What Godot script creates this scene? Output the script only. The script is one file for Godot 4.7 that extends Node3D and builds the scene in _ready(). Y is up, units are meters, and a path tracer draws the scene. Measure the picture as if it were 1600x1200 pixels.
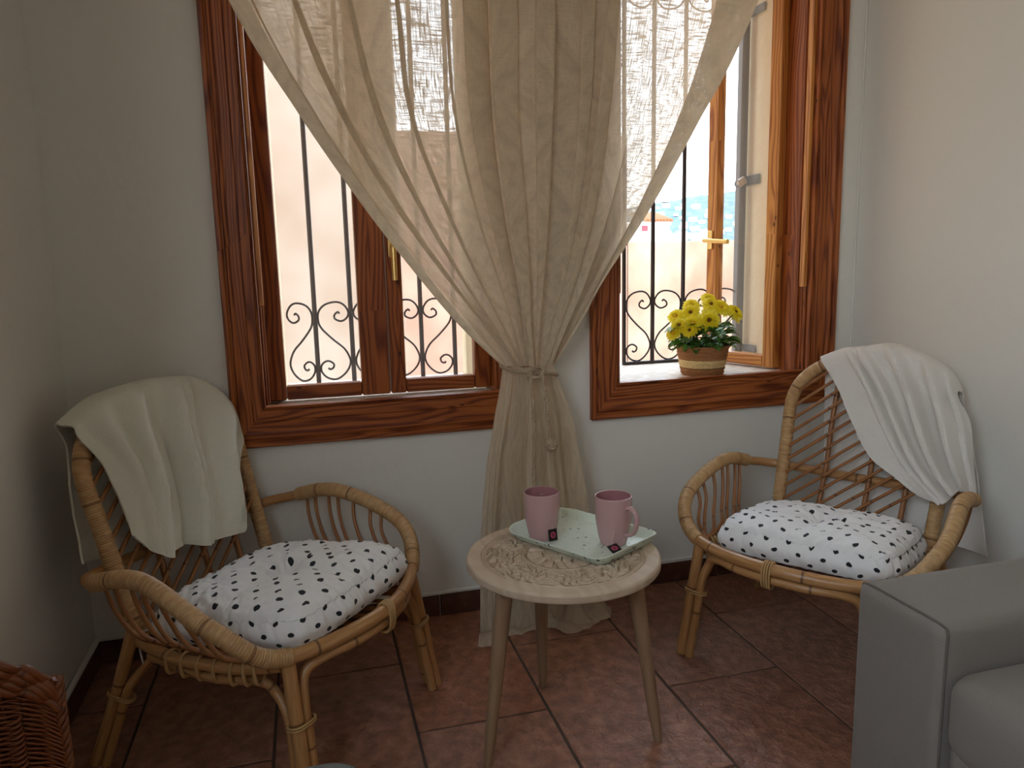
extends Node3D
# A corner of a living room: two rattan chairs, a carved table and two barred windows behind a tied linen curtain.

class MB:
	var v := PackedVector3Array()
	var n := PackedVector3Array()
	var t := PackedVector2Array()
	var i := PackedInt32Array()

	func grid(p: PackedVector3Array, uv: PackedVector2Array, nu: int, nv: int, wrap_u := false, wrap_v := false) -> void:
		var b := v.size()
		var nn := PackedVector3Array()
		nn.resize(nu * nv)
		for y in nv - 1:
			for x in nu - 1:
				var a := y * nu + x
				var c := a + 1
				var d := a + nu
				var e := d + 1
				var f1 := (p[d] - p[a]).cross(p[c] - p[a])
				var f2 := (p[d] - p[c]).cross(p[e] - p[c])
				nn[a] += f1
				nn[c] += f1 + f2
				nn[d] += f1 + f2
				nn[e] += f2
				i.append_array(PackedInt32Array([b + a, b + c, b + d, b + c, b + e, b + d]))
		if wrap_u:
			for y in nv:
				var s := nn[y * nu] + nn[y * nu + nu - 1]
				nn[y * nu] = s
				nn[y * nu + nu - 1] = s
		if wrap_v:
			for x in nu:
				var s := nn[x] + nn[(nv - 1) * nu + x]
				nn[x] = s
				nn[(nv - 1) * nu + x] = s
		for k in nn.size():
			nn[k] = nn[k].normalized() if nn[k].length_squared() > 1e-20 else Vector3.UP
		v.append_array(p)
		n.append_array(nn)
		t.append_array(uv)

	# a rounded box: 24 corners, bevel strips and corner triangles
	func box(c: Vector3, s: Vector3, bev := 0.002, xf := Transform3D(), grain := 1, off := Vector2.ZERO) -> void:
		var h := s * 0.5
		bev = minf(bev, minf(h.x, minf(h.y, h.z)) * 0.95)
		var b := v.size()
		for ax in 3:
			for sg in [-1.0, 1.0]:
				for a in [-1.0, 1.0]:
					for d in [-1.0, 1.0]:
						var q := Vector3.ZERO
						q[ax] = sg * h[ax]
						var u1 := (ax + 1) % 3
						var u2 := (ax + 2) % 3
						q[u1] = a * (h[u1] - bev)
						q[u2] = d * (h[u2] - bev)
						var nm := Vector3.ZERO
						nm[ax] = sg
						v.append(xf * (c + q))
						n.append((xf.basis * nm).normalized())
						var g := grain if grain != ax else u1
						var o := u1 if g == u2 else u2
						t.append(Vector2(q[o] + c[o], q[g] + c[g]) + off + Vector2(0.13 * ax, 0.07 * sg))
		var id := func(ax: int, sg: int, a: int, d: int) -> int: return b + ax * 8 + sg * 4 + a * 2 + d
		for ax in 3:
			for sg in 2:
				quad(id.call(ax, sg, 0, 0), id.call(ax, sg, 1, 0), id.call(ax, sg, 1, 1), id.call(ax, sg, 0, 1))
		for ax in 3: # bevel between faces ax and ax+1
			var bx := (ax + 1) % 3
			for s1 in 2:
				for s2 in 2:
					# on face ax: a is along bx, d is along cx; on face bx: a is along cx, d along ax
					quad(id.call(ax, s1, s2, 0), id.call(ax, s1, s2, 1), id.call(bx, s2, 1, s1), id.call(bx, s2, 0, s1))
		for x in 2:
			for y in 2:
				for z in 2:
					tri(id.call(0, x, y, z), id.call(1, y, z, x), id.call(2, z, x, y))

	func tri(a: int, c: int, d: int) -> void:
		if (v[c] - v[a]).cross(v[d] - v[a]).dot(n[a] + n[c] + n[d]) > 0.0:
			i.append_array(PackedInt32Array([a, d, c]))
		else:
			i.append_array(PackedInt32Array([a, c, d]))

	func quad(a: int, c: int, d: int, e: int) -> void:
		tri(a, c, d)
		tri(a, d, e)

	func flat_quad(a: Vector3, c: Vector3, d: Vector3, e: Vector3, uvs := []) -> void:
		var b := v.size()
		var nm := (c - a).cross(e - a)
		if nm.length_squared() < 1e-18:
			nm = (c - a).cross(d - a)
		nm = nm.normalized()
		var k := 0
		for q in [a, c, d, e]:
			v.append(q)
			n.append(nm)
			t.append(uvs[k] if uvs else Vector2(q.x + q.z, q.y))
			k += 1
		quad(b, b + 1, b + 2, b + 3)

	func tube(pts: PackedVector3Array, rad, sides := 8, closed := false, capped := true, squash := 1.0) -> void:
		var m := pts.size()
		if m < 2:
			return
		var p := PackedVector3Array()
		var uv := PackedVector2Array()
		var up := Vector3.ZERO
		var long := 0.0
		var rows := m + (1 if closed else 0)
		var first_up := Vector3.ZERO
		var ups := PackedVector3Array()
		var tans := PackedVector3Array()
		for k in m:
			var tg: Vector3
			if closed:
				tg = pts[(k + 1) % m] - pts[(k - 1 + m) % m]
			else:
				tg = pts[mini(k + 1, m - 1)] - pts[maxi(k - 1, 0)]
			tg = tg.normalized()
			if k == 0:
				up = Vector3.UP if absf(tg.y) < 0.9 else Vector3.RIGHT
			up = (up - tg * up.dot(tg)).normalized()
			ups.append(up)
			tans.append(tg)
		for kk in rows:
			var k := kk % m
			if kk > 0:
				long += pts[k].distance_to(pts[(kk - 1) % m])
			var r: float = rad if rad is float else rad[k]
			var side := tans[k].cross(ups[k])
			for s in sides + 1:
				var an := TAU * s / sides
				p.append(pts[k] + (ups[k] * cos(an) * squash + side * sin(an)) * r)
				uv.append(Vector2(float(s) / sides, long))
		grid(p, uv, sides + 1, rows, true, false)
		if capped and not closed:
			for e in 2:
				var k := 0 if e == 0 else m - 1
				var b := v.size()
				var nm: Vector3 = tans[k] * (-1.0 if e == 0 else 1.0)
				v.append(pts[k] + nm * 0.0008)
				n.append(nm)
				t.append(Vector2(0.5, 0.0))
				for s in sides:
					v.append(p[k * (sides + 1) + s])
					n.append(nm)
					t.append(Vector2(float(s) / sides, 0.01))
				for s in sides:
					tri(b, b + 1 + s, b + 1 + (s + 1) % sides)

	# profile: Vector2(radius, height) points, turned round the y axis
	func lathe(prof: PackedVector2Array, sides := 32, at := Vector3.ZERO) -> void:
		var p := PackedVector3Array()
		var uv := PackedVector2Array()
		var long := 0.0
		for k in prof.size():
			if k > 0:
				long += prof[k].distance_to(prof[k - 1])
			for s in sides + 1:
				var an := TAU * s / sides
				p.append(at + Vector3(cos(an) * prof[k].x, prof[k].y, sin(an) * prof[k].x))
				uv.append(Vector2(float(s) / sides, long))
		grid(p, uv, sides + 1, prof.size(), true, false)


var rng := RandomNumberGenerator.new()
var taken := {}
var M := {}

func lin(r: float, g: float, b: float, a := 1.0) -> Color:
	var c := Color(r, g, b).linear_to_srgb()
	c.a = a
	return c

func numbered(called: String) -> String:
	if not taken.has(called):
		taken[called] = 0
		return called
	taken[called] += 1
	return "%s_%03d" % [called, taken[called]]

func tag(o: Node3D, label: String, category: String, group := "") -> Node3D:
	o.set_meta("label", label)
	o.set_meta("category", category)
	if group:
		o.set_meta("group", group)
	return o

func thing(called: String, label: String, category: String, at := Vector3.ZERO, turn := 0.0, group := "") -> Node3D:
	var o := Node3D.new()
	o.name = numbered(called)
	add_child(o, true)
	o.position = at
	o.rotation.y = turn
	tag(o, label, category, group)
	return o

func struct_node(called: String, label := "") -> Node3D:
	var o := Node3D.new()
	o.name = called
	add_child(o, true)
	o.set_meta("kind", "structure")
	if label:
		o.set_meta("label", label)
	return o

func node(called: String, parent: Node3D, at := Vector3.ZERO) -> Node3D:
	var o := Node3D.new()
	o.name = called
	parent.add_child(o, true)
	o.position = at
	return o

func build(called: String, m: MB, mat: Material, parent: Node3D = null) -> MeshInstance3D:
	var a := []
	a.resize(Mesh.ARRAY_MAX)
	a[Mesh.ARRAY_VERTEX] = m.v
	a[Mesh.ARRAY_NORMAL] = m.n
	a[Mesh.ARRAY_TEX_UV] = m.t
	a[Mesh.ARRAY_INDEX] = m.i
	var am := ArrayMesh.new()
	am.add_surface_from_arrays(Mesh.PRIMITIVE_TRIANGLES, a)
	am.surface_set_material(0, mat)
	return put(called, am, parent)

func put(called: String, mesh: Mesh, parent: Node3D = null) -> MeshInstance3D:
	var o := MeshInstance3D.new()
	o.mesh = mesh
	if parent:
		o.name = called
		parent.add_child(o, true)
	else:
		o.name = numbered(called)
		add_child(o, true)
	return o

func bx(called: String, parent: Node3D, c: Vector3, s: Vector3, mat: Material, bev := 0.002, grain := 1) -> MeshInstance3D:
	var m := MB.new()
	m.box(c, s, bev, Transform3D(), grain, Vector2(rng.randf(), rng.randf()))
	return build(called, m, mat, parent)

# Catmull-Rom through points, n steps a span
func smooth_path(pts: Array, n := 8, closed := false) -> PackedVector3Array:
	var out := PackedVector3Array()
	var m := pts.size()
	for k in (m if closed else m - 1):
		var a: Vector3 = pts[(k - 1 + m) % m] if closed else pts[maxi(k - 1, 0)]
		var b: Vector3 = pts[k]
		var c: Vector3 = pts[(k + 1) % m]
		var d: Vector3 = pts[(k + 2) % m] if closed else pts[mini(k + 2, m - 1)]
		for s in n:
			out.append(b.cubic_interpolate(c, a, d, float(s) / n))
	if not closed:
		out.append(pts[m - 1])
	return out

func even(pts: PackedVector3Array, step: float) -> PackedVector3Array:
	var total := 0.0
	for k in pts.size() - 1:
		total += pts[k].distance_to(pts[k + 1])
	var n := maxi(int(total / step), 2)
	var out := PackedVector3Array()
	var k := 0
	var done := 0.0
	for s in n + 1:
		var want := total * s / n
		while k < pts.size() - 2 and done + pts[k].distance_to(pts[k + 1]) < want:
			done += pts[k].distance_to(pts[k + 1])
			k += 1
		var seg := pts[k].distance_to(pts[k + 1])
		out.append(pts[k].lerp(pts[k + 1], clampf((want - done) / maxf(seg, 1e-9), 0.0, 1.0)))
	return out

func hash1(k: int) -> float:
	var x := sin(float(k) * 127.1 + 11.7) * 43758.5453
	return x - floor(x)

# ---------------------------------------------------------------- materials
func mat(color: Color, rough := 0.7, tex: Texture2D = null) -> StandardMaterial3D:
	var m := StandardMaterial3D.new()
	m.albedo_color = color
	m.roughness = rough
	if tex:
		m.albedo_texture = tex
	m.texture_filter = BaseMaterial3D.TEXTURE_FILTER_LINEAR_WITH_MIPMAPS_ANISOTROPIC
	return m

func image_tex(w: int, h: int, data: PackedByteArray) -> ImageTexture:
	return ImageTexture.create_from_image(Image.create_from_data(w, h, false, Image.FORMAT_RGB8, data))

func noise(seed_: int, freq: float, oct := 4, type := FastNoiseLite.TYPE_SIMPLEX_SMOOTH) -> FastNoiseLite:
	var f := FastNoiseLite.new()
	f.seed = seed_
	f.frequency = freq
	f.noise_type = type
	f.fractal_octaves = oct
	return f

func noise_tex(n: FastNoiseLite, size := 512, ramp: Gradient = null) -> NoiseTexture2D:
	var x := NoiseTexture2D.new()
	x.width = size
	x.height = size
	x.seamless = true
	x.noise = n
	if ramp:
		x.color_ramp = ramp
	return x

func relief(m: StandardMaterial3D, tex: Texture2D, cm: float) -> void:
	m.heightmap_enabled = true
	m.heightmap_texture = tex
	m.heightmap_scale = cm

func world_mapped(m: StandardMaterial3D, scale: float) -> void:
	m.uv1_triplanar = true
	m.uv1_world_triplanar = true
	m.uv1_scale = Vector3(scale, scale, scale)

# pine: 0.5 m across, 2 m along; late-wood rings drawn out along the board, a few knots
func wood_tex(light: Color, dark: Color, seed_: int, w := 384, h := 1024, rings := 24.0, power := 2.2) -> ImageTexture:
	var data := PackedByteArray()
	data.resize(w * h * 3)
	var warp := noise(seed_, 1.0, 3)
	var fine := noise(seed_ + 1, 1.0, 2)
	var knots := []
	for k in 9:
		knots.append(Vector2(hash1(seed_ * 31 + k), hash1(seed_ * 57 + k)))
	for y in h:
		var fy := float(y) / h
		for x in w:
			var fx := float(x) / w
			var ed := 0.0
			var near := 1.0
			for k: Vector2 in knots:
				var dx := (fx - k.x) * 0.5
				var dy := (fy - k.y) * 2.0
				var d2 := dx * dx / 0.0009 + dy * dy / 0.009
				if d2 < 9.0:
					ed += exp(-d2) * 0.8 * signf(dx)
					near = minf(near, dx * dx / 0.000030 + dy * dy / 0.00008)
			var s := fx * rings + warp.get_noise_2d(fx * 3.0, fy * 1.5) * 2.6 + ed
			var r := 0.5 + 0.5 * sin(TAU * s)
			r = pow(r, power)
			var f := fine.get_noise_2d(fx * 160.0, fy * 14.0) * 0.22 + warp.get_noise_2d(fx * 2.0 + 9.0, fy * 3.0) * 0.25
			var c := light.lerp(dark, clampf(r * 0.85 + f + 0.1, 0.0, 1.0))
			if near < 1.0:
				c = c.lerp(dark.darkened(0.5), 0.8 * (1.0 - near * near))
			var o := (y * w + x) * 3
			data[o] = int(clampf(c.r, 0, 1) * 255)
			data[o + 1] = int(clampf(c.g, 0, 1) * 255)
			data[o + 2] = int(clampf(c.b, 0, 1) * 255)
	return image_tex(w, h, data)

# strips laid side by side along v (cane windings, straw coils): u around, v along; rows of pixels are strands
func strand_tex(a: Color, b: Color, dark: Color, per_strand: int, strands: int, seed_: int) -> ImageTexture:
	var w := 32
	var h := per_strand * strands
	var data := PackedByteArray()
	data.resize(w * h * 3)
	var nz := noise(seed_, 0.12, 2)
	for s in strands:
		var c := a.lerp(b, hash1(seed_ * 7 + s))
		if hash1(seed_ * 13 + s) > 0.975:
			c = c.lerp(dark, 0.6)
		for k in per_strand:
			var e := absf((k + 0.5) / per_strand * 2.0 - 1.0)
			for x in w:
				var q := c.lerp(dark, 0.25 * pow(e, 6.0) + 0.18 * (nz.get_noise_2d(x, s * 9.0) + 0.3))
				var o := ((s * per_strand + k) * w + x) * 3
				data[o] = int(clampf(q.r, 0, 1) * 255)
				data[o + 1] = int(clampf(q.g, 0, 1) * 255)
				data[o + 2] = int(clampf(q.b, 0, 1) * 255)
	return image_tex(w, h, data)

# smooth rattan pole: streaks along it, a dark ring at each joint (v in metres, 1 m long)
func pole_tex(a: Color, b: Color, dark: Color, seed_: int) -> ImageTexture:
	var w := 48
	var h := 512
	var data := PackedByteArray()
	data.resize(w * h * 3)
	var nz := noise(seed_, 1.0, 3)
	for y in h:
		var fy := float(y) / h
		var ring := 0.0
		for k in 4:
			var d := absf(fy - (0.11 + 0.24 * k + 0.06 * hash1(seed_ + k)))
			ring = maxf(ring, exp(-d * d / 0.000006))
		for x in w:
			var an := TAU * x / w
			var f := nz.get_noise_3d(cos(an) * 2.0, sin(an) * 2.0, fy * 7.0) * 0.9 + nz.get_noise_3d(cos(an) * 9.0, sin(an) * 9.0, fy * 14.0 + 5.0) * 0.5
			var c := a.lerp(b, clampf(0.5 + f, 0.0, 1.0)).lerp(dark, ring * 0.75)
			var o := (y * w + x) * 3
			data[o] = int(clampf(c.r, 0, 1) * 255)
			data[o + 1] = int(clampf(c.g, 0, 1) * 255)
			data[o + 2] = int(clampf(c.b, 0, 1) * 255)
	return image_tex(w, h, data)

# open linen weave: thread irregularities in both directions; alpha is how closed the cloth is
func linen_tex(size: int, seed_: int, open: float) -> ImageTexture:
	var data := PackedByteArray()
	data.resize(size * size * 4)
	var nz := noise(seed_, 1.0, 2)
	var cloud := noise(seed_ + 5, 1.0, 3)
	for y in size:
		for x in size:
			var fx := float(x) / size
			var fy := float(y) / size
			# long slubs: stretched noise, made to repeat by cross-fading
			var a := lerpf(nz.get_noise_2d(fx * 100.0, fy * 6.0), nz.get_noise_2d(fx * 100.0, (fy - 1.0) * 6.0), fy)
			var b := lerpf(nz.get_noise_2d(fx * 6.0 + 50.0, fy * 100.0), nz.get_noise_2d((fx - 1.0) * 6.0 + 50.0, fy * 100.0), fx)
			var c := cloud.get_noise_2d(cos(TAU * fx) * 1.5 + cos(TAU * fy) * 1.2, sin(TAU * fx) * 1.5 + sin(TAU * fy) * 1.2)
			var thick := maxf(a, b) * 1.0 + (a + b) * 0.3
			var al := clampf(1.0 - open + thick * 0.20 + c * 0.05, 0.25, 1.0)
			var o := (y * size + x) * 4
			var sh := clampf(1.0 - maxf(0.0, thick) * 0.10 + c * 0.06, 0.0, 1.0)
			data[o] = int(sh * 255)
			data[o + 1] = int(sh * 253)
			data[o + 2] = int(sh * 248)
			data[o + 3] = int(al * 255)
	return ImageTexture.create_from_image(Image.create_from_data(size, size, false, Image.FORMAT_RGBA8, data))

# two dots a tile, in quincunx
func dots_tex() -> ImageTexture:
	var s := 192
	var data := PackedByteArray()
	data.resize(s * s * 3)
	for y in s:
		for x in s:
			var fx := float(x) / s
			var fy := float(y) / s
			var d1 := Vector2(fx - 0.25, fy - 0.25).length()
			var d2 := Vector2(fx - 0.75, fy - 0.75).length()
			var k := clampf((0.118 - minf(d1, d2)) * 60.0, 0.0, 1.0)
			var c := Color(0.93, 0.925, 0.91).lerp(Color(0.05, 0.055, 0.085), k)
			var o := (y * s + x) * 3
			data[o] = int(c.r * 255)
			data[o + 1] = int(c.g * 255)
			data[o + 2] = int(c.b * 255)
	return image_tex(s, s, data)

# pale melamine with scattered dark flecks, 0.36 m square
func fleck_tex() -> ImageTexture:
	var im := Image.create(720, 720, false, Image.FORMAT_RGB8)
	im.fill(Color(0.86, 0.90, 0.83))
	var r := RandomNumberGenerator.new()
	r.seed = 5
	for k in 330:
		var c := Vector2(r.randf() * 720, r.randf() * 720)
		var big := r.randf() < 0.22
		var a := r.randf_range(4.0, 8.5) if big else r.randf_range(1.2, 3.6)
		var b := a * r.randf_range(0.5, 1.0)
		var rot := r.randf() * PI
		var col: Color = [Color(0.06, 0.06, 0.07), Color(0.12, 0.12, 0.13), Color(0.35, 0.34, 0.32), Color(0.45, 0.33, 0.28)][r.randi() % 4]
		for y in range(-9, 10):
			for x in range(-9, 10):
				var q := Vector2(x, y).rotated(rot)
				if q.x * q.x / (a * a) + q.y * q.y / (b * b) <= 1.0:
					var px := int(c.x) + x
					var py := int(c.y) + y
					if px >= 0 and py >= 0 and px < 720 and py < 720:
						im.set_pixel(px, py, col)
	return ImageTexture.create_from_image(im)

# tea-bag tag: black paper, a pink ring with a curl inside
func mark_tex() -> ImageTexture:
	var s := 96
	var im := Image.create(s, s, false, Image.FORMAT_RGB8)
	im.fill(Color(0.035, 0.03, 0.035))
	for y in s:
		for x in s:
			var q := Vector2(x - 47.5, y - 47.5) / 48.0
			var r := q.length()
			var an := q.angle()
			var on := r > 0.44 and r < 0.60
			on = on or (r > 0.20 and r < 0.29 and an > -2.8 and an < 1.9)
			on = on or (absf(q.x + 0.26) < 0.05 and q.y > -0.1 and q.y < 0.34)
			if on:
				im.set_pixel(x, y, Color(0.86, 0.33, 0.45))
	return ImageTexture.create_from_image(im)

func make_materials() -> void:
	var plaster_n := noise_tex(noise(3, 0.02, 4), 512)
	M.wall = mat(lin(0.77, 0.745, 0.675), 0.9)
	world_mapped(M.wall, 1.2)
	relief(M.wall, plaster_n, 0.12)
	M.ceiling = mat(lin(0.78, 0.76, 0.72), 0.95)
	M.reveal = mat(lin(0.82, 0.71, 0.49), 0.9)
	world_mapped(M.reveal, 1.0)
	relief(M.reveal, plaster_n, 0.25)
	var sg := Gradient.new()
	sg.set_color(0, Color(0.84, 0.79, 0.72))
	sg.set_color(1, Color(0.98, 0.96, 0.93))
	M.stone = mat(Color.WHITE, 0.75, noise_tex(noise(8, 0.03, 5), 256, sg))
	world_mapped(M.stone, 3.0)
	var wt := wood_tex(Color(0.66, 0.37, 0.17), Color(0.41, 0.175, 0.07), 4)
	M.wood = mat(Color.WHITE, 0.42, wt)
	M.wood.uv1_scale = Vector3(2.0, 0.5, 1.0)
	M.wood.metallic_specular = 0.45
	M.lit_wood = mat(Color.WHITE, 0.40, wood_tex(Color(0.86, 0.60, 0.30), Color(0.64, 0.37, 0.16), 6))  # lighter copy of the stained wood, daylight painted into its colour
	M.lit_wood.uv1_scale = Vector3(2.0, 0.5, 1.0)
	# floor
	var tg := Gradient.new()
	tg.set_color(0, Color(0.50, 0.345, 0.27))
	tg.set_color(1, Color(0.74, 0.545, 0.445))
	tg.add_point(0.5, Color(0.63, 0.435, 0.345))
	var tile_c := noise_tex(noise(21, 0.012, 6), 1024, tg)
	var tn := noise(22, 0.011, 6)
	tn.fractal_type = FastNoiseLite.FRACTAL_RIDGED
	tn.domain_warp_enabled = true
	tn.domain_warp_amplitude = 30.0
	var tile_h := noise_tex(tn, 1024)
	M.tiles = []
	for k in 4:
		var m := mat([Color(1, 1, 1), Color(0.93, 0.94, 0.95), Color(1.0, 0.95, 0.91), Color(0.9, 0.88, 0.87)][k], 0.42, tile_c)
		world_mapped(m, 1.5)
		m.uv1_offset = Vector3(0.37 * k, 0.11 * k, 0.23 * k)
		relief(m, tile_h, 0.45)
		m.metallic_specular = 0.5
		M.tiles.append(m)
	M.grout = mat(lin(0.085, 0.06, 0.045), 0.95)
	M.skirt_tile = mat(Color(0.55, 0.50, 0.47), 0.5, tile_c)
	world_mapped(M.skirt_tile, 1.5)
	relief(M.skirt_tile, tile_h, 0.3)
	# rattan
	M.cane = mat(Color.WHITE, 0.42, strand_tex(Color(0.79, 0.645, 0.45), Color(0.73, 0.57, 0.38), Color(0.40, 0.25, 0.13), 4, 170, 3))
	M.cane.uv1_scale = Vector3(1, 1.0 / (170 * 0.006), 1)
	M.pole = mat(Color.WHITE, 0.35, pole_tex(Color(0.76, 0.575, 0.375), Color(0.66, 0.47, 0.28), Color(0.27, 0.15, 0.08), 9))
	M.stick = mat(Color.WHITE, 0.4, pole_tex(Color(0.66, 0.445, 0.25), Color(0.54, 0.34, 0.18), Color(0.22, 0.11, 0.06), 12))
	M.binding = mat(lin(0.50, 0.30, 0.12), 0.5)
	M.dots = mat(Color.WHITE, 0.8, dots_tex())
	M.dots.rim_enabled = true
	M.dots.rim = 0.2
	M.ribbon = mat(lin(0.72, 0.70, 0.64), 0.8)
	# cloth
	var weave := noise_tex(noise(31, 0.09, 3), 256)
	M.fleece = mat(lin(0.74, 0.72, 0.60), 0.95)
	M.fleece.rim_enabled = true
	M.fleece.rim = 0.5
	M.fleece.rim_tint = 0.6
	world_mapped(M.fleece, 9.0)
	M.fleece.uv1_world_triplanar = false
	relief(M.fleece, weave, 0.12)
	M.linen_throw = M.fleece.duplicate()
	M.linen_throw.albedo_color = lin(0.74, 0.70, 0.64)
	M.sofa = mat(lin(0.215, 0.185, 0.155), 0.95)
	M.sofa.rim_enabled = true
	M.sofa.rim = 0.3
	world_mapped(M.sofa, 14.0)
	relief(M.sofa, weave, 0.08)
	M.sofa_seam = mat(lin(0.13, 0.11, 0.09), 0.95)
	M.linen = mat(lin(0.80, 0.69, 0.53), 0.95, linen_tex(768, 41, 0.115))
	M.linen.transparency = BaseMaterial3D.TRANSPARENCY_ALPHA
	M.linen.backlight_enabled = true
	M.linen.backlight = Color(1, 1, 1)
	M.hem = mat(lin(0.80, 0.69, 0.53), 0.95, linen_tex(384, 47, 0.05))
	M.hem.transparency = BaseMaterial3D.TRANSPARENCY_ALPHA
	M.hem.backlight_enabled = true
	M.hem.backlight = Color(0.7, 0.7, 0.7)
	M.rope = mat(lin(0.42, 0.31, 0.20), 0.9)
	# metals
	M.iron = mat(lin(0.045, 0.035, 0.035), 0.55)
	M.iron.metallic = 0.3
	M.grey_iron = mat(lin(0.16, 0.17, 0.18), 0.5)
	M.grey_iron.metallic = 0.4
	M.brass = mat(lin(0.80, 0.58, 0.22), 0.3)
	M.brass.metallic = 0.9
	M.steel = mat(lin(0.5, 0.42, 0.36), 0.35)
	M.steel.metallic = 0.7
	M.glass = mat(Color(1, 1, 1, 0.06), 0.02)
	M.glass.transparency = BaseMaterial3D.TRANSPARENCY_ALPHA
	M.glass.metallic_specular = 0.3
	# table and tray
	var mango := wood_tex(Color(0.80, 0.715, 0.615), Color(0.75, 0.655, 0.55), 17, 256, 512, 9.0, 1.5)
	M.mango = mat(Color.WHITE, 0.65, mango)
	M.mango.uv1_scale = Vector3(2.0, 0.8, 1.0)
	M.mango_leg = mat(Color(0.74, 0.67, 0.60), 0.6, mango)
	M.mango_leg.uv1_scale = Vector3(0.25, 0.8, 1.0)
	M.tray = mat(Color.WHITE, 0.38, fleck_tex())
	M.mug = mat(lin(0.52, 0.315, 0.30), 0.2)
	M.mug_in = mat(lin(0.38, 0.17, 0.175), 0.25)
	M.mug_foot = mat(lin(0.6, 0.5, 0.45), 0.8)
	M.tag_face = mat(Color.WHITE, 0.4, mark_tex())
	M.tag = mat(lin(0.01, 0.009, 0.01), 0.5)
	M.thread = mat(lin(0.75, 0.7, 0.66), 0.8)
	# plant
	M.straw_dark = mat(Color.WHITE, 0.8, strand_tex(Color(0.74, 0.53, 0.33), Color(0.60, 0.39, 0.22), Color(0.28, 0.15, 0.08), 5, 40, 5))
	M.straw_light = mat(Color.WHITE, 0.8, strand_tex(Color(0.94, 0.83, 0.60), Color(0.88, 0.75, 0.50), Color(0.52, 0.36, 0.18), 5, 40, 6))
	for k in ["straw_dark", "straw_light"]:
		M[k].uv1_scale = Vector3(9, 1.0 / (40 * 0.0055), 1)
	M.petal = mat(lin(1.0, 0.78, 0.012), 0.6)
	M.petal.backlight_enabled = true
	M.petal.backlight = Color(1.0, 1.0, 0.5)
	M.disc = mat(lin(0.16, 0.07, 0.010), 0.9)
	M.disc_young = mat(lin(0.72, 0.40, 0.010), 0.9)
	M.leaves = []
	for c in [lin(0.045, 0.12, 0.022), lin(0.06, 0.17, 0.03), lin(0.09, 0.23, 0.04)]:
		var m := mat(c, 0.45)
		m.backlight_enabled = true
		m.backlight = Color(0.3, 0.42, 0.12)
		M.leaves.append(m)
	M.stem = mat(lin(0.10, 0.13, 0.03), 0.7)
	M.soil = mat(lin(0.03, 0.02, 0.012), 1.0)
	# basket at the left edge
	M.wicker = mat(Color.WHITE, 0.38, pole_tex(Color(0.52, 0.29, 0.13), Color(0.38, 0.18, 0.075), Color(0.14, 0.06, 0.03), 23))
	M.wicker.uv1_scale = Vector3(1, 2.0, 1)
	M.grey_plastic = mat(lin(0.13, 0.13, 0.115), 0.9)
	M.seat_pad = mat(lin(0.42, 0.37, 0.32), 0.9)
	# outdoors
	var og := Gradient.new()
	og.set_color(0, Color(0.53, 0.45, 0.39))
	og.set_color(1, Color(0.59, 0.55, 0.51))
	M.beige_render = mat(Color.WHITE, 0.95, noise_tex(noise(51, 0.006, 5), 512, og))
	world_mapped(M.beige_render, 0.4)
	var pg := Gradient.new()
	pg.set_color(0, Color(0.66, 0.48, 0.42))
	pg.set_color(1, Color(0.72, 0.62, 0.56))
	M.salmon_render = mat(Color.WHITE, 0.95, noise_tex(noise(52, 0.008, 5), 512, pg))
	world_mapped(M.salmon_render, 0.3)
	var qg := Gradient.new()
	qg.set_color(0, Color(0.53, 0.40, 0.33))
	qg.set_color(1, Color(0.62, 0.57, 0.51))
	M.parapet_render = mat(Color.WHITE, 0.95, noise_tex(noise(53, 0.01, 5), 512, qg))
	world_mapped(M.parapet_render, 0.25)
	M.white_render = mat(lin(0.85, 0.82, 0.78), 0.9)
	M.roof_tile = mat(lin(0.25, 0.105, 0.045), 0.9)
	M.red_shutter = mat(lin(0.22, 0.035, 0.055), 0.7)
	M.grey_shutter = mat(lin(0.10, 0.14, 0.14), 0.7)
	var hg := Gradient.new()
	hg.set_color(0, Color(0.22, 0.32, 0.35))
	hg.set_color(1, Color(0.40, 0.46, 0.47))
	M.hill = mat(Color.WHITE, 1.0, noise_tex(noise(54, 0.03, 5), 256, hg))  # distance haze is painted into this blue-green
	world_mapped(M.hill, 0.02)
	M.sea = mat(lin(0.06, 0.14, 0.15), 0.35)
	M.ground = mat(lin(0.50, 0.44, 0.37), 0.95)

# ---------------------------------------------------------------- room
const W := 2.483      # right wall
const DEEP := 4.7     # wall behind the camera
const HIGH := 2.75

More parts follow.
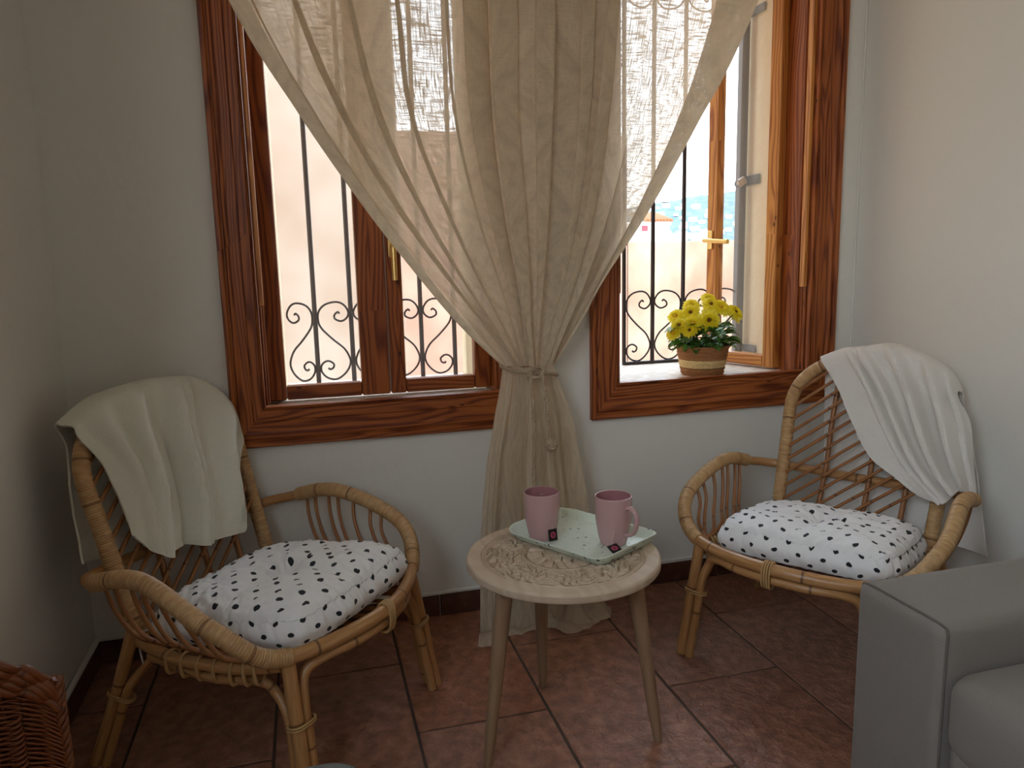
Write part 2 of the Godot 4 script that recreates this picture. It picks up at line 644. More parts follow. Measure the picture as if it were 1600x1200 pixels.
func _ready() -> void:
	var cam := Camera3D.new()
	cam.name = "camera"
	add_child(cam)
	cam.fov = rad_to_deg(2.0 * atan(600.0 / 1176.9))
	cam.position = Vector3(0.6295, 1.1, 2.2388)
	cam.basis = Basis(Vector3.UP, deg_to_rad(-15.2153)) * Basis(Vector3.RIGHT, deg_to_rad(-9.1375)) * Basis(Vector3.BACK, deg_to_rad(-1.3186))
	cam.near = 0.05
	cam.far = 2000.0
	cam.current = true

	var sky_mat := ProceduralSkyMaterial.new()
	sky_mat.sky_top_color = Color(0.74, 0.82, 0.90)
	sky_mat.sky_horizon_color = Color(0.98, 0.975, 0.96)
	sky_mat.ground_bottom_color = Color(0.62, 0.58, 0.52)
	sky_mat.ground_horizon_color = Color(0.80, 0.80, 0.78)
	sky_mat.sky_curve = 0.25
	sky_mat.energy_multiplier = 1.0
	var sky := Sky.new()
	sky.sky_material = sky_mat
	var env := Environment.new()
	env.background_mode = Environment.BG_SKY
	env.sky = sky
	env.background_energy_multiplier = 2.75
	env.tonemap_mode = Environment.TONE_MAPPER_LINEAR
	env.tonemap_exposure = 3.0
	env.ambient_light_source = Environment.AMBIENT_SOURCE_SKY
	env.sdfgi_enabled = true
	env.ssao_enabled = true
	env.ssil_enabled = true
	var we := WorldEnvironment.new()
	we.name = "surroundings"
	we.environment = env
	add_child(we)

	var sun := DirectionalLight3D.new()
	sun.name = "sun"
	sun.light_color = Color(1.0, 0.95, 0.86)
	sun.light_energy = 0.5
	sun.light_angular_distance = 0.6
	sun.shadow_enabled = true
	sun.sky_mode = DirectionalLight3D.SKY_MODE_LIGHT_ONLY
	add_child(sun)
	sun.look_at_from_position(Vector3.ZERO, Vector3(-0.45, -0.9, -0.5), Vector3.UP)

	rng.seed = 77
	make_materials()
	shell()
	floor_tiles()
	skirting()
	windows()
	outdoors()
	curtain()
	chairs()
	side_table()
	tray_and_mugs()
	plant()
	sofa()
	basket()
	stool()

func wall_boxes(parent: Node3D, called: String, list: Array, m: Material) -> void:
	var mb := MB.new()
	for b: AABB in list:
		mb.box(b.get_center(), b.size, 0.0002)
	build(called, mb, m, parent)

func span(x0: float, x1: float, y0: float, y1: float, z0: float, z1: float) -> AABB:
	return AABB(Vector3(x0, y0, z0), Vector3(x1 - x0, y1 - y0, z1 - z0))

func shell() -> void:
	# window wall: an inner leaf of plaster, an outer leaf whose reveals are painted cream
	var back := struct_node("wall_back")
	var holes := [[0.492, 1.218, 0.685, 2.38], [1.583, 2.313, 0.685, 2.38]]
	for leaf in 2:
		var z0 := -0.19 if leaf == 0 else -0.56
		var z1 := 0.0 if leaf == 0 else -0.19
		var h := holes if leaf == 0 else [[0.555, 1.20, 0.66, 2.38], [1.595, 2.372, 0.66, 2.38]]
		var x0 := -0.15
		var list := []
		for q in h:
			list.append(span(x0, q[0], -0.1, HIGH + 0.1, z0, z1))
			list.append(span(q[0], q[1], -0.1, q[2], z0, z1))
			list.append(span(q[0], q[1], q[3], HIGH + 0.1, z0, z1))
			x0 = q[1]
		list.append(span(x0, W + 0.15, -0.1, HIGH + 0.1, z0, z1))
		wall_boxes(back, "plaster_leaf" if leaf == 0 else "outer_leaf", list, M.wall if leaf == 0 else M.reveal)
	var left := struct_node("wall_left")
	wall_boxes(left, "plaster", [span(-0.15, 0.0, -0.1, HIGH + 0.1, 0.0, 1.7), span(-0.15, 0.0, -0.1, HIGH + 0.1, 3.5, DEEP + 0.15), span(-0.15, 0.0, 2.4, HIGH + 0.1, 1.7, 3.5), span(-0.15, 0.0, -0.1, 1.05, 1.7, 3.5)], M.wall)
	var w3 := struct_node("window_3")  # unseen unglazed window, added to let fill light onto the right wall
	for z in [1.73, 2.6, 3.47]:
		bx("stile", w3, Vector3(-0.08, 1.725, z), Vector3(0.05, 1.34, 0.06), M.wood)
	for y in [1.08, 2.37]:
		bx("rail", w3, Vector3(-0.08, y, 2.6), Vector3(0.05, 0.06, 1.79), M.wood, 0.002, 2)
	var right := struct_node("wall_right")
	wall_boxes(right, "plaster", [span(W, W + 0.15, -0.1, HIGH + 0.1, 0.0, DEEP + 0.15)], M.wall)
	var rear := struct_node("wall_rear")
	wall_boxes(rear, "plaster", [span(0.0, W, -0.1, HIGH + 0.1, DEEP, DEEP + 0.15)], M.wall)
	var ceil_ := struct_node("ceiling")
	wall_boxes(ceil_, "plaster", [span(0.0, W, HIGH, HIGH + 0.1, 0.0, DEEP)], M.ceiling)
	# hairline groove where the window wall meets the right-hand wall
	var trim := struct_node("trim_1")
	bx("corner_strip", trim, Vector3(W - 0.004, 1.34, 0.004), Vector3(0.007, 2.5, 0.007), M.wall, 0.003)

func floor_tiles() -> void:
	var fl := struct_node("floor")
	wall_boxes(fl, "grout_bed", [span(-0.15, W + 0.15, -0.1, -0.0035, 0.0, DEEP + 0.15)], M.grout)
	var pitch := 0.328
	for k in range(-1, 8):
		var xa := maxf(0.169 + pitch * k, 0.0)
		var xb := minf(0.169 + pitch * (k + 1), W)
		if xb - xa < 0.03:
			continue
		var z0 := (0.262 if posmod(k, 2) == 1 else 0.59) - 0.654
		for j in 9:
			var za := maxf(z0 + 0.654 * j, 0.0)
			var zb := minf(z0 + 0.654 * (j + 1), DEEP)
			if zb - za < 0.03 or za >= DEEP:
				continue
			var g := 0.0032
			var m := MB.new()
			var tilt := Basis(Vector3.RIGHT, rng.randf_range(-0.0012, 0.0012)) * Basis(Vector3.BACK, rng.randf_range(-0.002, 0.002))
			m.box(Vector3.ZERO, Vector3(xb - xa - 2 * g, 0.012, zb - za - 2 * g), 0.0022, Transform3D(tilt, Vector3.ZERO))
			var o := build("tile", m, M.tiles[rng.randi() % 4], fl)
			o.position = Vector3((xa + xb) / 2, -0.006, (za + zb) / 2)

func skirting() -> void:
	# fired-clay skirting tiles under a small plaster ledge
	var runs := [["baseboard_back", Vector3(0, 0, 0), Vector3(1, 0, 0), W, Vector3(0, 0, 1)], ["baseboard_left", Vector3(0, 0, 0), Vector3(0, 0, 1), DEEP, Vector3(1, 0, 0)], ["baseboard_right", Vector3(W, 0, 0), Vector3(0, 0, 1), DEEP, Vector3(-1, 0, 0)]]
	for r in runs:
		var o := struct_node(r[0])
		var along: Vector3 = r[2]
		var out: Vector3 = r[4]
		var at := 0.0
		while at < r[3] - 0.02:
			var ln: float = minf(0.328, r[3] - at)
			var c: Vector3 = r[1] + along * (at + ln / 2) + out * 0.006 + Vector3(0, 0.036, 0)
			var s := along * (ln - 0.004) + out * 0.012 + Vector3(0, 0.068, 0)
			bx("tile", o, c, s.abs(), M.skirt_tile, 0.003)
			at += ln
		var c2: Vector3 = r[1] + along * (float(r[3]) / 2) + out * 0.007 + Vector3(0, 0.077, 0)
		var s2: Vector3 = (along * float(r[3]) + out * 0.014 + Vector3(0, 0.014, 0)).abs()
		bx("plaster_ledge", o, c2, s2, M.wall, 0.004)

# one side of an architrave: profile swept from corner to corner with mitred ends. Profile: x = share of the width from the outer edge, y = how far it stands proud
func casing_board(parent: Node3D, a_out: Vector3, b_out: Vector3, a_in: Vector3, b_in: Vector3) -> void:
	var prof := [Vector2(0.0, 0.0), Vector2(0.0, 0.020), Vector2(0.03, 0.024), Vector2(0.12, 0.024), Vector2(0.15, 0.020), Vector2(0.17, 0.015), Vector2(0.20, 0.015), Vector2(0.22, 0.0195), Vector2(0.25, 0.0215), Vector2(0.31, 0.021), Vector2(0.34, 0.017),
		Vector2(0.37, 0.0155), Vector2(0.62, 0.0155), Vector2(0.635, 0.0125), Vector2(0.65, 0.0145), Vector2(0.90, 0.0145), Vector2(0.91, 0.011), Vector2(0.925, 0.016), Vector2(0.945, 0.017), Vector2(0.955, 0.0125), Vector2(0.97, 0.015), Vector2(0.985, 0.0155), Vector2(1.0, 0.012), Vector2(1.0, -0.012)]
	var m := MB.new()
	var across := (a_in - a_out).length()
	var long := (b_out - a_out).length()
	var off := Vector2(rng.randf(), rng.randf())
	var p := PackedVector3Array()
	var uv := PackedVector2Array()
	# a flat-shaded strip per facet keeps the mouldings crisp
	for k in prof.size() - 1:
		var q: Array = []
		for e in [prof[k], prof[k + 1]]:
			q.append(a_out.lerp(a_in, e.x) + Vector3(0, 0, e.y))
			q.append(b_out.lerp(b_in, e.x) + Vector3(0, 0, e.y))
		var t0 := off + Vector2(prof[k].x * across + prof[k].y, 0)
		var t1 := off + Vector2(prof[k + 1].x * across + prof[k + 1].y, 0)
		m.flat_quad(q[0], q[2], q[3], q[1], [t0, t1, t1 + Vector2(0, long), t0 + Vector2(0, long)])
	build("casing_board", m, M.wood, parent)

func windows() -> void:
	for n in 2:
		var win := struct_node("window_%d" % (n + 1))
		var x0 := 0.410 if n == 0 else 1.497
		var x1 := 1.308 if n == 0 else 2.400
		var i0 := 0.505 if n == 0 else 1.596
		var i1 := 1.210 if n == 0 else 2.300
		var y0 := 0.594
		var j0 := 0.710
		var y1 := 2.475
		var j1 := 2.36
		var o := [Vector3(x0, y0, 0), Vector3(x1, y0, 0), Vector3(x1, y1, 0), Vector3(x0, y1, 0)]
		var i := [Vector3(i0, j0, 0), Vector3(i1, j0, 0), Vector3(i1, j1, 0), Vector3(i0, j1, 0)]
		for k in 4:
			casing_board(win, o[k], o[(k + 1) % 4], i[k], i[(k + 1) % 4])
		# jambs, sill board and head lining the inner leaf
		bx("jamb", win, Vector3(i0 - 0.007, 1.527, -0.100), Vector3(0.018, 1.684, 0.180), M.wood)
		bx("jamb", win, Vector3(i1 + 0.007, 1.527, -0.100), Vector3(0.018, 1.684, 0.180), M.wood)
		bx("head", win, Vector3((i0 + i1) / 2, 2.367, -0.10), Vector3(i1 - i0 + 0.02, 0.018, 0.18), M.wood, 0.002, 0)
		bx("sill_board", win, Vector3((i0 + i1) / 2, 0.692, -0.034), Vector3(i1 - i0 + 0.02, 0.018, 0.066), M.wood, 0.002, 0)
		# double bead along the inside edge, and the shutter stop that ends a third of the way up
		for s in [0, 1]:
			var xe := i0 if s == 0 else i1
			var d := 1.0 if s == 0 else -1.0
			bx("stop_strip", win, Vector3(xe + d * 0.007, 1.675, -0.022), Vector3(0.013, 1.36, 0.026), M.lit_wood, 0.002)  # the strip's bright window-lit edge is painted in with the paler wood
			bx("bead", win, Vector3(xe + d * 0.003, 0.85, -0.012), Vector3(0.006, 0.286, 0.007), M.wood, 0.002)
			bx("bead", win, Vector3(xe + d * 0.003, 0.85, -0.030), Vector3(0.006, 0.286, 0.007), M.wood, 0.002)
			bx("bead", win, Vector3(xe + d * 0.006, 1.53, -0.052), Vector3(0.010, 1.65, 0.010), M.wood, 0.003)
			bx("bead", win, Vector3(xe + d * 0.004, 1.53, -0.066), Vector3(0.006, 1.65, 0.008), M.wood, 0.003)
		# stone sill running out to the grille
		var s0 := 0.53 if n == 0 else 1.598
		var s1 := 1.20 if n == 0 else 2.372
		bx("stone_sill", win, Vector3((s0 + s1) / 2, 0.672, -0.31), Vector3(s1 - s0 - 0.004, 0.036, 0.50), M.stone, 0.004)
		if n == 0:
			sash(win, Vector3(0.506, 0, -0.17), 0.0, 0.373, [0.055, 0.090], false)
			sash(win, Vector3(0.880, 0, -0.17), 0.0, 0.328, [0.050, 0.054], true)
		else:
			# both leaves swung outwards against the reveals: the left hinge is its left stile, the right hinge its right one
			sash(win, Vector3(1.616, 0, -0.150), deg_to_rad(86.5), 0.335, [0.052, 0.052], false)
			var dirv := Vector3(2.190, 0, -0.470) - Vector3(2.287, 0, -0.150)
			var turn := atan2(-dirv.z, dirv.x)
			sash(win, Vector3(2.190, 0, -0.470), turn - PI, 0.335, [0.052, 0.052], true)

# a glazed leaf from its left lower corner, running along local +x; the room side is local +z
func sash(win: Node3D, at: Vector3, turn: float, wide: float, stiles: Array, handle: bool) -> void:
	var wood: Material = M.wood if turn == 0.0 else M.lit_wood  # open leaves take the paler copy, their brightness is painted in
	var s := node("sash", win, at)
	s.rotation.y = turn
	var y0 := 0.697
	var y1 := 2.352
	var rail := 0.043
	var z := 0.042
	var w0: float = stiles[0]
	var w1: float = stiles[1]
	bx("stile", s, Vector3(w0 / 2, (y0 + y1) / 2, 0), Vector3(w0 - 0.002, y1 - y0, z), wood, 0.004)
	bx("stile", s, Vector3(wide - w1 / 2, (y0 + y1) / 2, 0), Vector3(w1 - 0.002, y1 - y0, z), wood, 0.004)
	bx("rail", s, Vector3((wide + w0 - w1) / 2, y0 + rail / 2, -0.001), Vector3(wide - w0 - w1, rail, z - 0.003), wood, 0.004, 0)
	bx("rail", s, Vector3((wide + w0 - w1) / 2, y1 - rail / 2, -0.001), Vector3(wide - w0 - w1, rail, z - 0.003), wood, 0.004, 0)
	bx("glass_pane", s, Vector3((wide + w0 - w1) / 2, (y0 + y1) / 2, -0.004), Vector3(wide - w0 - w1 + 0.01, y1 - y0 - 2 * rail + 0.01, 0.004), M.glass, 0.0002)
	if handle:
		var m := MB.new()
		var hy := 1.170 if turn != 0.0 else 1.16
		m.box(Vector3(w0 * 0.45, hy, z / 2 + 0.004), Vector3(0.026, 0.072, 0.010), 0.003)
		var pts := [Vector3(w0 * 0.45, hy, z / 2 + 0.004), Vector3(w0 * 0.45, hy, z / 2 + 0.030)]
		if turn != 0.0:
			pts.append(Vector3(w0 * 0.45 + 0.014, hy - 0.002, z / 2 + 0.040))
			pts.append(Vector3(w0 * 0.45 + 0.125, hy - 0.010, z / 2 + 0.044))
		else:
			pts.append(Vector3(w0 * 0.45, hy - 0.014, z / 2 + 0.040))
			pts.append(Vector3(w0 * 0.45, hy - 0.105, z / 2 + 0.042))
		m.tube(smooth_path(pts, 6), 0.0088, 10)
		var h := build("handle", m, M.brass, s)
		h.set_meta("label", "brass lever handle")

func scroll_points(x0: float, x1: float, ya: float, yb: float, z: float, flip: bool) -> PackedVector3Array:
	var pts := [Vector2(0.713, 0.848), Vector2(0.657, 0.871), Vector2(0.545, 0.832), Vector2(0.563, 0.781), Vector2(0.769, 0.752), Vector2(0.955, 0.800), Vector2(0.996, 0.877), Vector2(0.843, 0.968), Vector2(0.601, 1.000), Vector2(0.265, 0.972), Vector2(0.060, 0.897), Vector2(0.007, 0.794), Vector2(0.090, 0.677), Vector2(0.451, 0.523), Vector2(0.787, 0.406), Vector2(0.944, 0.303), Vector2(0.989, 0.213), Vector2(0.892, 0.116), Vector2(0.675, 0.032), Vector2(0.451, 0.000), Vector2(0.190, 0.032), Vector2(0.030, 0.110), Vector2(0.030, 0.187), Vector2(0.153, 0.236), Vector2(0.302, 0.241), Vector2(0.437, 0.200), Vector2(0.407, 0.151), Vector2(0.302, 0.135), Vector2(0.257, 0.155)]
	var out := []
	for q: Vector2 in pts:
		var u := 1.0 - q.x if flip else q.x
		out.append(Vector3(lerpf(x0 + 0.009, x1 - 0.009, u), lerpf(ya, yb, q.y), z))
	return smooth_path(out, 4)

func grille(n: int) -> void:
	var label := "dark iron window grille with heart-shaped scrolls outside the closed left window" if n == 0 else "dark iron window grille with heart-shaped scrolls behind the yellow flowers, padlocked to its right post"
	var z := -0.50
	var g := thing("window_grille", label, "grille", Vector3(0.91 if n == 0 else 2.09, 0.69, z))
	var base := g.position
	var xs := [0.663, 0.787, 0.912, 1.036, 1.158] if n == 0 else [1.836, 1.958, 2.090, 2.222, 2.350]
	if n == 1:
		xs.insert(0, 1.714)
	else:
		xs.insert(0, 0.560)
	for k in xs.size():
		var post: bool = n == 1 and (k == xs.size() - 1)
		if k == 0:
			continue
		if post:
			bx("post", g, Vector3(xs[k] - 0.010, 1.535, z) - base, Vector3(0.032, 1.68, 0.032), M.grey_iron, 0.002)
		else:
			var m := MB.new()
			var y0 := 0.690
			m.tube(PackedVector3Array([Vector3(xs[k], y0, z) - base, Vector3(xs[k], 2.38, z) - base]), 0.0083, 10)
			build("bar", m, M.iron, g)
	if n == 1:
		bx("rail", g, Vector3((xs[1] + xs[5]) / 2, 0.6965, z) - base, Vector3(xs[5] - xs[1] + 0.01, 0.011, 0.022), M.iron, 0.002, 0)
		# straps screwed to the reveal
		for y in [0.735, 2.03]:
			bx("strap", g, Vector3(2.366, y, z + 0.045) - base, Vector3(0.010, 0.030, 0.10), M.grey_iron, 0.002)
		bx("hasp", g, Vector3(2.3655, 1.402, z + 0.04) - base, Vector3(0.011, 0.038, 0.10), M.grey_iron, 0.003)
	for k in xs.size() - 1:
		for top in 2:
			var flip := (k % 2 == 0)
			var ya := 0.703
			var yb := 0.978
			if top == 1:
				ya = 2.300
				yb = 2.025
			if k == 0 and n == 1:
				continue
			if top == 1 and n == 0:
				continue
			var m := MB.new()
			var pts := scroll_points(xs[k], xs[k + 1], ya, yb, z, flip)
			for q in pts.size():
				pts[q] -= base
			m.tube(pts, 0.0036, 6, false, true, 1.0)
			build("scroll", m, M.iron, g)
	if n == 1:
		var lock := thing("padlock", "small padlock hanging at the hasp on the grille post of the right window", "padlock", Vector3(2.322, 1.395, z + 0.035))
		var m := MB.new()
		m.box(Vector3.ZERO, Vector3(0.034, 0.030, 0.016), 0.003, Transform3D(Basis(Vector3.BACK, 0.55), Vector3.ZERO))
		build("body", m, M.steel, lock)
		var sh := MB.new()
		sh.tube(smooth_path([Vector3(-0.012, 0.006, 0), Vector3(-0.026, 0.002, 0), Vector3(-0.030, -0.012, 0), Vector3(-0.020, -0.020, 0), Vector3(-0.008, -0.012, 0)], 5), 0.0026, 8)
		build("shackle", sh, M.grey_iron, lock)

func block(m: MB, a: AABB) -> void:
	m.box(a.get_center(), a.size, 0.01)

func outdoors() -> void:
	grille(0)
	grille(1)
	# the alley and what faces it
	var m := MB.new()
	block(m, span(-6.0, 1.30, -6.0, 6.5, -7.0, -3.0))
	var o := build("neighbour_house", m, M.beige_render)
	tag(o, "tall pale beige rendered house wall facing the left window across the alley", "building")
	m = MB.new()
	block(m, span(1.31, 3.855, -6.0, 2.33, -9.0, -5.0))
	o = build("neighbour_house", m, M.salmon_render)
	tag(o, "lower salmon pink flat-topped house seen through the curtain between the windows", "building")
	m = MB.new()
	block(m, span(3.86, 16.0, -6.0, 1.285, -5.35, -4.999))
	o = build("parapet_wall", m, M.parapet_render)
	tag(o, "low sunlit pinkish parapet wall outside the right window behind the bars", "wall")
	# white house with a tiled roof, and a second white gable with a dark red shutter
	var h := thing("white_house", "white house with an orange tiled roof just above the parapet", "house", Vector3(11.6, -6.0, -20.0))
	m = MB.new()
	m.box(Vector3(-0.03, 4.15, -2), Vector3(0.86, 8.3, 4), 0.02)
	build("wall", m, M.white_render, h)
	m = MB.new()
	for k in 9:
		m.tube(PackedVector3Array([Vector3(-0.47 + 0.11 * k, 8.31, 0.12), Vector3(-0.47 + 0.11 * k, 8.63, -1.2)]), 0.05, 6)
	m.flat_quad(Vector3(-0.50, 8.30, 0.12), Vector3(0.45, 8.30, 0.12), Vector3(0.45, 8.62, -1.2), Vector3(-0.50, 8.62, -1.2))
	build("tiled_roof", m, M.roof_tile, h)
	bx("window", h, Vector3(0.24, 8.18, 0.0), Vector3(0.08, 0.11, 0.05), M.grey_shutter)
	h = thing("white_house", "white house with a dark red shutter left of the tiled roof", "house", Vector3(10.6, -6.0, -18.0))
	m = MB.new()
	m.box(Vector3(-1.0, 4.06, -0.8), Vector3(2.6, 8.12, 1.6), 0.02)
	build("wall", m, M.white_render, h)
	m = MB.new()
	m.box(Vector3(-1.0, 8.13, -0.8), Vector3(2.66, 0.06, 1.66), 0.02)
	build("coping", m, M.white_render, h)
	bx("shutter", h, Vector3(-0.42, 7.99, 0.02), Vector3(0.17, 0.15, 0.05), M.red_shutter)
	h = thing("white_house", "low white house right of the tiled roof behind the parapet", "house", Vector3(10.7, -6.0, -15.5))
	m = MB.new()
	m.box(Vector3(-0.3, 3.88, -0.6), Vector3(0.9, 7.76, 1.2), 0.02)
	build("wall", m, M.white_render, h)
	bx("window", h, Vector3(-0.45, 7.55, 0.0), Vector3(0.09, 0.09, 0.05), M.grey_shutter)
	# hillside with scattered white houses above a bay
	var hill := MB.new()
	var p := PackedVector3Array()
	var uv := PackedVector2Array()
	var nz := noise(61, 0.02, 4)
	for j in 30:
		for i in 80:
			var x := -150.0 + 7.5 * i
			var z := -260.0 - 6.0 * j
			p.append(Vector3(x, hill_height(x, z, nz), z))
			uv.append(Vector2(x, z) * 0.02)
	hill.grid(p, uv, 80, 30)
	o = build("hills", hill, M.hill)
	o.set_meta("kind", "structure")
	var spots := []
	for k in 260:
		var here := Vector2(120.0 + 85.0 * hash1(k * 3 + 1), -262.0 - 120.0 * pow(hash1(k * 3 + 2), 1.5))
		var free := true
		for q: Vector2 in spots:
			free = free and q.distance_to(here) > 5.5
		if not free:
			continue
		spots.append(here)
		var x := 120.0 + 85.0 * hash1(k * 3 + 1)
		var z := -262.0 - 120.0 * pow(hash1(k * 3 + 2), 1.5)
		var b := MB.new()
		var s := 1.3 + 1.7 * hash1(k * 5)
		b.box(Vector3(0, s * 0.3, 0), Vector3(s * 1.4, s * 0.9, s), 0.05)
		var hs := build("hillside_house", b, M.white_render)
		hs.position = Vector3(x, hill_height(x, z, nz), z)
		tag(hs, "tiny white house scattered on the haze-tinted hillside across the bay", "house", "white houses on the far hillside")
	var sea := MB.new()
	sea.flat_quad(Vector3(-900, -7.0, -60), Vector3(1400, -7.0, -60), Vector3(1400, -7.0, -1500), Vector3(-900, -7.0, -1500))
	o = build("sea", sea, M.sea)
	o.set_meta("kind", "structure")
	var gr := MB.new()
	gr.flat_quad(Vector3(-60, -6.0, 40), Vector3(90, -6.0, 40), Vector3(90, -6.0, -60), Vector3(-60, -6.0, -60))
	o = build("ground", gr, M.ground)
	o.set_meta("kind", "structure")

func hill_height(x: float, z: float, nz: FastNoiseLite) -> float:
	var back := clampf((-260.0 - z) / 120.0, 0.0, 1.0)
	var ridge := 14.0 + 22.0 * smoothstep(110.0, 230.0, x) + 6.0 * nz.get_noise_2d(x, 0.0)
	return -9.0 + (ridge + 9.0) * pow(back, 0.7) + 3.0 * nz.get_noise_2d(x, z) * back

# ---------------------------------------------------------------- curtain
const CUR_Y := [2.55, 1.8, 1.5, 1.25, 1.05, 0.92, 0.80]
var cur_x := [[0.170, 0.479, 0.644, 0.806, 0.953, 1.058, 1.177], [0.351, 0.600, 0.729, 0.878, 1.022, 1.120, 1.203], [0.586, 0.741, 0.824, 0.936, 1.055, 1.142, 1.219], [0.825, 0.884, 0.914, 1.008, 1.103, 1.169, 1.229], [1.082, 1.092, 1.104, 1.143, 1.193, 1.221, 1.244], [1.167, 1.173, 1.176, 1.204, 1.228, 1.243, 1.256], [1.303, 1.292, 1.286, 1.283, 1.280, 1.276, 1.272], [1.509, 1.471, 1.452, 1.420, 1.375, 1.335, 1.298], [1.687, 1.584, 1.533, 1.480, 1.417, 1.364, 1.316], [1.974, 1.790, 1.699, 1.586, 1.479, 1.400, 1.328], [2.301, 1.979, 1.808, 1.651, 1.504, 1.422, 1.337]]

func catmull(a: Array, f: float) -> float:
	var n := a.size() - 1
	var k := clampi(int(f), 0, n - 1)
	var t := f - k
	return cubic_interpolate(a[k], a[k + 1], a[maxi(k - 1, 0)], a[mini(k + 2, n)], t)

# one overlapping pleat: [s, half width in s, sideways fold-back, forward swell at the top, at the tie]
var pleats := [[0.055, 0.022, 0.018, 0.012, 0.010], [0.135, 0.030, 0.034, 0.018, 0.012], [0.235, 0.028, 0.030, 0.016, 0.014], [0.315, 0.030, 0.042, 0.020, 0.015], [0.375, 0.020, 0.026, 0.020, 0.014], [0.435, 0.030, 0.060, 0.034, 0.016],
	[0.525, 0.045, 0.085, 0.048, 0.022], [0.615, 0.032, 0.070, 0.040, 0.020], [0.690, 0.026, 0.052, 0.028, 0.016], [0.750, 0.026, 0.040, 0.024, 0.014], [0.830, 0.030, 0.026, 0.018, 0.012], [0.925, 0.022, 0.016, 0.012, 0.010]]

func curtain_point(s: float, t: float) -> Vector3:
	# t runs 0 at the rod to 1 at the tie
	var col := s * 10.0
	var per := []
	var lev := t * 6.0
	for c in range(maxi(int(col) - 1, 0), mini(int(col) + 3, 11)):
		per.append(catmull(cur_x[c], lev))
	var first := maxi(int(col) - 1, 0)
	var x := catmull(per, col - first)
	var y := catmull(CUR_Y, lev)
	var squeeze := lerpf(1.0, 0.16, smoothstep(0.15, 1.0, t))
	var z := 0.105 + 0.02 * t
	for p in pleats:
		var ph: float = (s - p[0]) / p[1]
		if absf(ph) > 3.0:
			continue
		var e := exp(-ph * ph)
		x -= p[2] * sin(PI * ph * 0.75) * e * squeeze
		z += lerpf(p[3], p[4], t) * e
	z += 0.0025 * sin(s * 61.0 + 2.0 * t) * (0.4 + 0.6 * t) + 0.010 * sin(s * 23.0 + 1.0 + 1.5 * t)
	# the edges hang free and fall in a gentle sag
	return Vector3(x, y, z)

func cloth(called: String, nu: int, nv: int, at: Callable, mat_: Material, parent: Node3D, uvscale: Vector2) -> MeshInstance3D:
	var m := MB.new()
	var p := PackedVector3Array()
	var uv := PackedVector2Array()
	for j in nv:
		for i in nu:
			p.append((at as Callable).call(float(i) / (nu - 1), float(j) / (nv - 1)))
			uv.append(Vector2(float(i) / (nu - 1), float(j) / (nv - 1)) * uvscale)
	m.grid(p, uv, nu, nv)
	return build(called, m, mat_, parent)

func skirt_point(s: float, t: float) -> Vector3:
	# below the tie: t 0..0.8 falls to the floor, the rest lies on it
	var fall := minf(t / 0.8, 1.0)
	var lie := maxf((t - 0.8) / 0.2, 0.0)
	var y := lerpf(0.80, 0.0, fall)
	var open := [0.0, 0.36, 0.62, 0.80, 0.92, 1.0]
	var f := catmull(open, fall * 5.0)
	var xl := lerpf(1.176, 1.070, f)
	var xr := lerpf(1.334, 1.455, f)
	# the gathered bundle: many pleats of different depth
	var amp := lerpf(0.012, 0.034, smoothstep(0.0, 0.5, fall)) * (1.0 - 0.65 * smoothstep(0.7, 1.0, fall))
	var sx := s + 0.020 * sin(TAU * s * 4.0 + 0.7) * smoothstep(0.0, 0.3, fall)
	var x := lerpf(xl, xr, sx)
	var z := 0.115 + amp * (sin(TAU * s * 3.2 + 0.3) * 0.85 + 0.40 * sin(TAU * s * 6.0 + 2.0) + 0.12 * sin(TAU * s * 13.0)) + 0.045 * sin(PI * s) * (1.0 - 0.5 * fall)
	z += 0.05 * smoothstep(0.6, 1.0, fall) * (1.0 - 0.35 * s)
	# the bundle swells just under the rope
	z += 0.02 * sin(PI * clampf(fall * 3.0, 0.0, 1.0))
	z = maxf(z, 0.022)
	y += 0.012 * lie * (0.5 + 0.5 * sin(s * 40.0))
	if lie > 0.0:
		z += lie * (0.055 + 0.03 * sin(s * 9.0 + 1.0))
		x += lie * (s - 0.5) * 0.05
		y = 0.004 + 0.020 * sin(PI * clampf(lie, 0.0, 1.0)) * (0.6 + 0.4 * sin(s * 13.0)) + 0.004
	else:
		y = maxf(y, 0.004)
	return Vector3(x, y, z)

# a heap of linen spilled on the floor to the right of the gathered skirt
func heap_point(s: float, t: float) -> Vector3:
	var an := lerpf(-0.5, PI + 0.5, s)
	var r := t
	var cx := 1.385
	var cz := 0.125
	var x := cx + cos(an) * 0.118 * r * (1.0 + 0.06 * sin(an * 3.0 + 1.0) * r)
	var z := cz + sin(an) * 0.105 * r * (1.0 + 0.07 * sin(an * 4.0) * r)
	var h := 0.095 * pow(1.0 - r, 0.7) + 0.040 * sin(an * 6.0 + r * 5.0) * sin(PI * r) + 0.024 * sin(r * 15.0 + an * 2.0) * (1.0 - r)
	return Vector3(x, maxf(h + 0.012 * (1.0 - r), 0.004 + 0.003 * sin(an * 9.0)), maxf(z, 0.02))

func edge_strip(s_at: float, width: float, parent: Node3D) -> void:
	cloth("hem", 6, 120, func(a: float, t: float) -> Vector3:
		var s: float = s_at + (width * a if s_at < 0.5 else -width * a)
		return curtain_point(s, t) + Vector3(0, 0, 0.0025), M.hem, parent, Vector2(0.12, 4.0))

